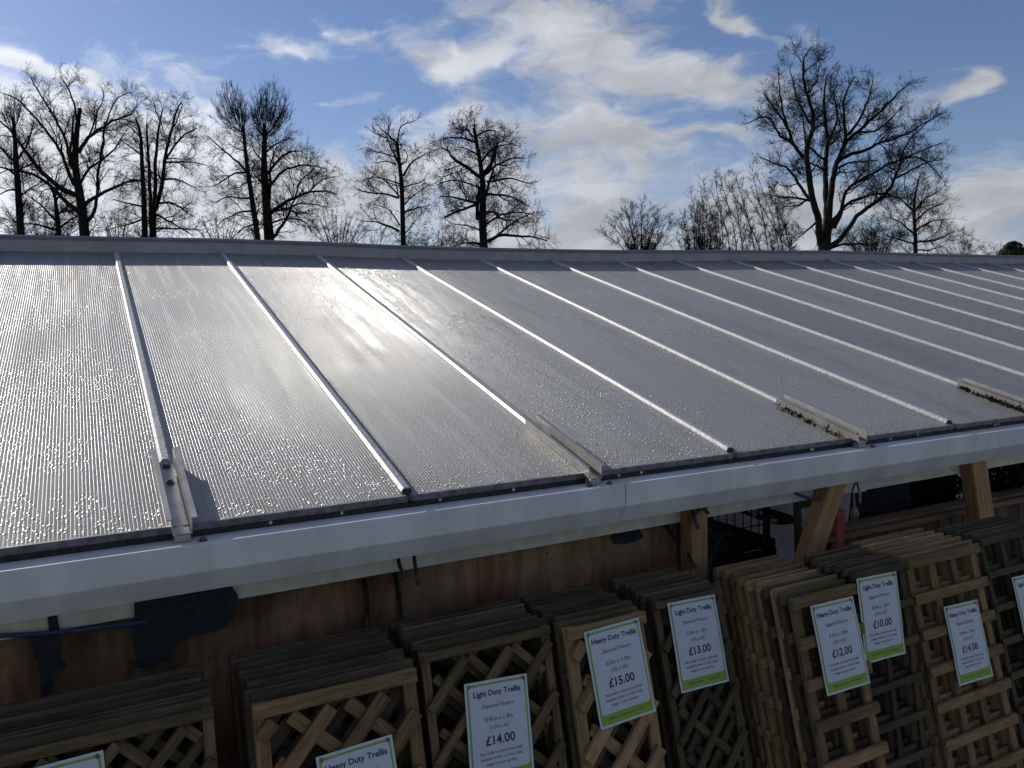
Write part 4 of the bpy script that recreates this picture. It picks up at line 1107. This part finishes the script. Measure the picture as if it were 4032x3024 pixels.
# heavy stub-limbed tree
tree('bare_tree', 62, [([(1412, 1465), (1392, 1230), (1402, 1000), (1400, 820), (1362, 600), (1318, 358)], 39, 15, .35), ([(1350, 1200), (1348, 1020), (1375, 900)], 17, 16, .3), ([(1392, 820), (1230, 700), (1110, 640), (1080, 565)], 19, 8, .25), ([(1400, 800), (1482, 690), (1520, 560), (1530, 500)], 22, 10, .3),
     ([(1432, 780), (1550, 680), (1700, 620), (1800, 640)], 13, 4, .2), ([(1420, 990), (1470, 820), (1500, 740)], 15, 8, .3), ([(1342, 1045), (1200, 1020), (1100, 980), (1000, 990)], 13, 4, .2), ([(1342, 1060), (1150, 1130), (1040, 1182)], 13, 9, .25), ([(1440, 962), (1560, 962), (1700, 1000), (1820, 1080)], 13, 4, .2),
     ([(1432, 1130), (1500, 1118), (1570, 1200), (1630, 1212)], 12, 8, .25), ([(1450, 1395), (1560, 1330), (1700, 1352), (1850, 1348), (1990, 1392)], 18, 5, .25), ([(1500, 1370), (1640, 1250), (1750, 1180), (1870, 1130)], 12, 4, .2), ([(1335, 490), (1240, 450), (1100, 440), (1000, 470)], 12, 4, .2), ([(1335, 440), (1400, 390), (1480, 370), (1530, 400)], 10, 5, .2),
     ([(1300, 440), (1262, 380), (1250, 330)], 10, 6, .2), ([(1380, 680), (1470, 560), (1560, 520), (1680, 500)], 11, 4, .2), ([(1370, 620), (1270, 560), (1180, 530)], 9, 4, .2), ([(1395, 930), (1280, 860), (1100, 830), (980, 880)], 10, 4, .2), ([(1440, 860), (1580, 820), (1720, 830), (1820, 870)], 11, 4, .2), ([(1400, 1300), (1280, 1260), (1120, 1230)], 9, 3, .2),
     ([(1430, 1240), (1560, 1160), (1700, 1120), (1860, 1150)], 11, 4, .2), ([(1405, 1420), (1280, 1400), (1120, 1440)], 9, 3, .2), ([(1318, 370), (1330, 310), (1300, 260)], 8, 3, .1), ([(1530, 500), (1600, 470), (1720, 520)], 8, 3, .1), ([(1080, 565), (1020, 540), (950, 560)], 7, 3, .1)],
     'layer', 'stout bare tree with thick crooked stub limbs and dense twigs', tf='C', group=None, dens=1.14, scale=.85)
# right-hand group
bush(1385, 540, 98, 118, 70, 9, 'round low bare tree standing alone left of the thicket, with thin upright branches', 'open', .7, r0=5, name='bare_tree', spread=.7)
bush(1515, 542, 60, 125, 72, 7, 'upright bare sapling clump with straight stems beside the round low tree', 'open', .75, r0=5, name='bare_tree', spread=2.0)
thk = []
for (bx, tx_, ty) in ((600, 540, 800), (640, 590, 770), (680, 600, 740), (700, 660, 700), (740, 640, 780), (770, 680, 690), (800, 740, 720), (830, 690, 790), (860, 760, 700), (890, 700, 705), (930, 850, 690), (960, 800, 760), (985, 880, 720), (1010, 860, 800), (1040, 930, 780), (1060, 960, 830), (1000, 940, 700)):
    thk.append(([(bx, 1066), (bx + (tx_ - bx) * .35 + random.uniform(-8, 8), 1066 + (ty - 1066) * .45), (bx + (tx_ - bx) * .75, 1066 + (ty - 1066) * .8), (tx_, ty)], random.uniform(1.5, 3.0), .8, .12, 'fan', 1))
tree('bare_tree', 70, thk, 'fan', 'leaning multi-stemmed bare thicket against the great spreading tree', tf='D', scale=.85, group=None, dens=1.2)
tree('bare_tree', 58, [([(725, 1548), (740, 1400)], 46, 40, .9), ([(705, 1500), (680, 1300), (640, 1150), (620, 980), (592, 870), (600, 790), (655, 650), (640, 520), (602, 420), (580, 300), (572, 180), (600, 100), (640, 62)], 26, 3, .3),
     ([(592, 880), (510, 780), (460, 640), (410, 560), (330, 470), (290, 400)], 14, 3.5, .2), ([(525, 790), (460, 735), (395, 725), (390, 650), (320, 560), (220, 590), (160, 625)], 11, 3, .25), ([(625, 1170), (560, 1100), (510, 1000), (450, 930), (350, 900), (260, 865)], 13, 3.5, .25), ([(625, 1180), (500, 1150), (400, 1160), (320, 1130)], 9, 3, .25),
     ([(742, 1400), (745, 1200), (735, 1050), (740, 900), (760, 750), (740, 640), (722, 500), (732, 350), (752, 262)], 24, 4, .3), ([(738, 960), (660, 920), (610, 900)], 8, 5, .3), ([(738, 900), (650, 820), (612, 790)], 9, 6, .3), ([(760, 1360), (770, 1150), (810, 950), (840, 850), (890, 720), (870, 600), (870, 450), (940, 280)], 25, 3.5, .3),
     ([(872, 760), (960, 690), (1060, 590), (1180, 500), (1280, 380), (1325, 345)], 14, 3, .25), ([(905, 700), (1000, 570), (1060, 430), (1082, 300)], 11, 3, .25), ([(825, 900), (900, 840), (1020, 830), (1090, 770), (1200, 740), (1320, 700), (1450, 620), (1570, 550)], 15, 3.5, .3), ([(815, 950), (900, 905), (1000, 890), (1120, 890)], 9, 4, .3),
     ([(765, 1400), (820, 1290), (920, 1180), (1040, 1140), (1150, 1120), (1280, 1160)], 16, 4, .25), ([(800, 1380), (860, 1250), (870, 1130), (920, 1070), (1050, 1000), (1180, 930), (1300, 870), (1420, 830), (1580, 760)], 15, 3.5, .25), ([(755, 1520), (850, 1470), (920, 1350), (990, 1270), (1100, 1190), (1200, 1110), (1240, 1020), (1290, 920), (1290, 820), (1360, 720), (1490, 600)], 20, 3.5, .3),
     ([(750, 1535), (830, 1500), (960, 1490), (1080, 1510)], 11, 5, .35), ([(1240, 1020), (1350, 960), (1480, 900), (1590, 880)], 9, 3, .2), ([(1290, 880), (1400, 850), (1520, 940), (1580, 1020)], 8, 3, .2), ([(460, 640), (420, 500), (400, 350), (400, 200)], 9, 2.5, .25), ([(655, 650), (560, 520), (520, 400), (480, 240)], 9, 2.5, .25), ([(760, 750), (830, 600), (800, 430), (820, 300)], 9, 2.5, .25),
     ([(680, 1330), (600, 1400), (520, 1470)], 9, 3, .2), ([(640, 1150), (540, 1220), (440, 1230)], 8, 3, .2), ([(960, 690), (1080, 680), (1200, 610), (1290, 500)], 9, 3, .2), ([(602, 420), (680, 300), (700, 180)], 6, 2.5, .2), ([(600, 790), (580, 650), (560, 520)], 8, 3, .25), ([(570, 180), (530, 130), (510, 90)], 4, 2, .1), ([(580, 250), (660, 180), (750, 140)], 5, 2, .2)],
     'gnarl', 'great spreading bare tree with many rising crooked limbs, tallest of all', tf='E', group=None, dens=1.34, scale=.70)
tree('bare_tree', 66, [([(1392, 1562), (1390, 1380), (1372, 1250), (1392, 1100), (1420, 1000)], 15, 4, .35), ([(1390, 1400), (1500, 1330), (1620, 1310)], 8, 3), ([(1390, 1430), (1300, 1350), (1200, 1300)], 8, 3), ([(1375, 1270), (1460, 1160), (1560, 1110)], 7, 3), ([(1376, 1260), (1300, 1180), (1240, 1150)], 7, 3), ([(1390, 1480), (1540, 1470), (1680, 1400)], 8, 3), ([(1390, 1490), (1260, 1460), (1150, 1420)], 7, 3), ([(1385, 1330), (1500, 1230), (1600, 1200)], 7, 3), ([(1390, 1540), (1500, 1540), (1600, 1500)], 6, 3)],
     'layer', 'smaller bare tree under the right side of the great spreading tree', tf='E', group=None)
bush(1885, 545, 90, 80, 66, 8, 'dense low bare scrub under the great spreading tree', 'gnarl', .55, r0=5, dens=1.1)
bush(2085, 548, 40, 52, 72, 4, 'small bare bush at the edge past the great spreading tree', 'layer', .5, r0=3)
bush(2160, 549, 55, 22, 110, 5, 'distant low bare scrub by the dark evergreen', 'open', .6, r0=2)
p0 = PD(2190, 549, 105); p1 = PD(2190, 526, 105)
ev = thing('evergreen_tree', 'small dark evergreen far off past the last bare scrub', 'tree', (p0[0], p0[1], 0))
tube('trunk', [(0, 0, 0), (0, 0, p1[2])], [.25, .05], 'bark', ev, sides=7)
cz = (p0[2] + p1[2]) / 2 - .3
leafball('crown', (0, 0, cz), 1.5, 1500, .17, 'leaf_dark', ev, .6)
for (ax, az_, ar) in ((-1.7, -.3, .9), (-1.0, .5, .6), (.9, .75, .65), (1.8, -.2, 1.0), (.2, 1.0, .45), (-.5, .9, .4)): leafball('bough', (ax, .2, cz + az_), ar, 420, .15, 'leaf_dark', ev, .7)
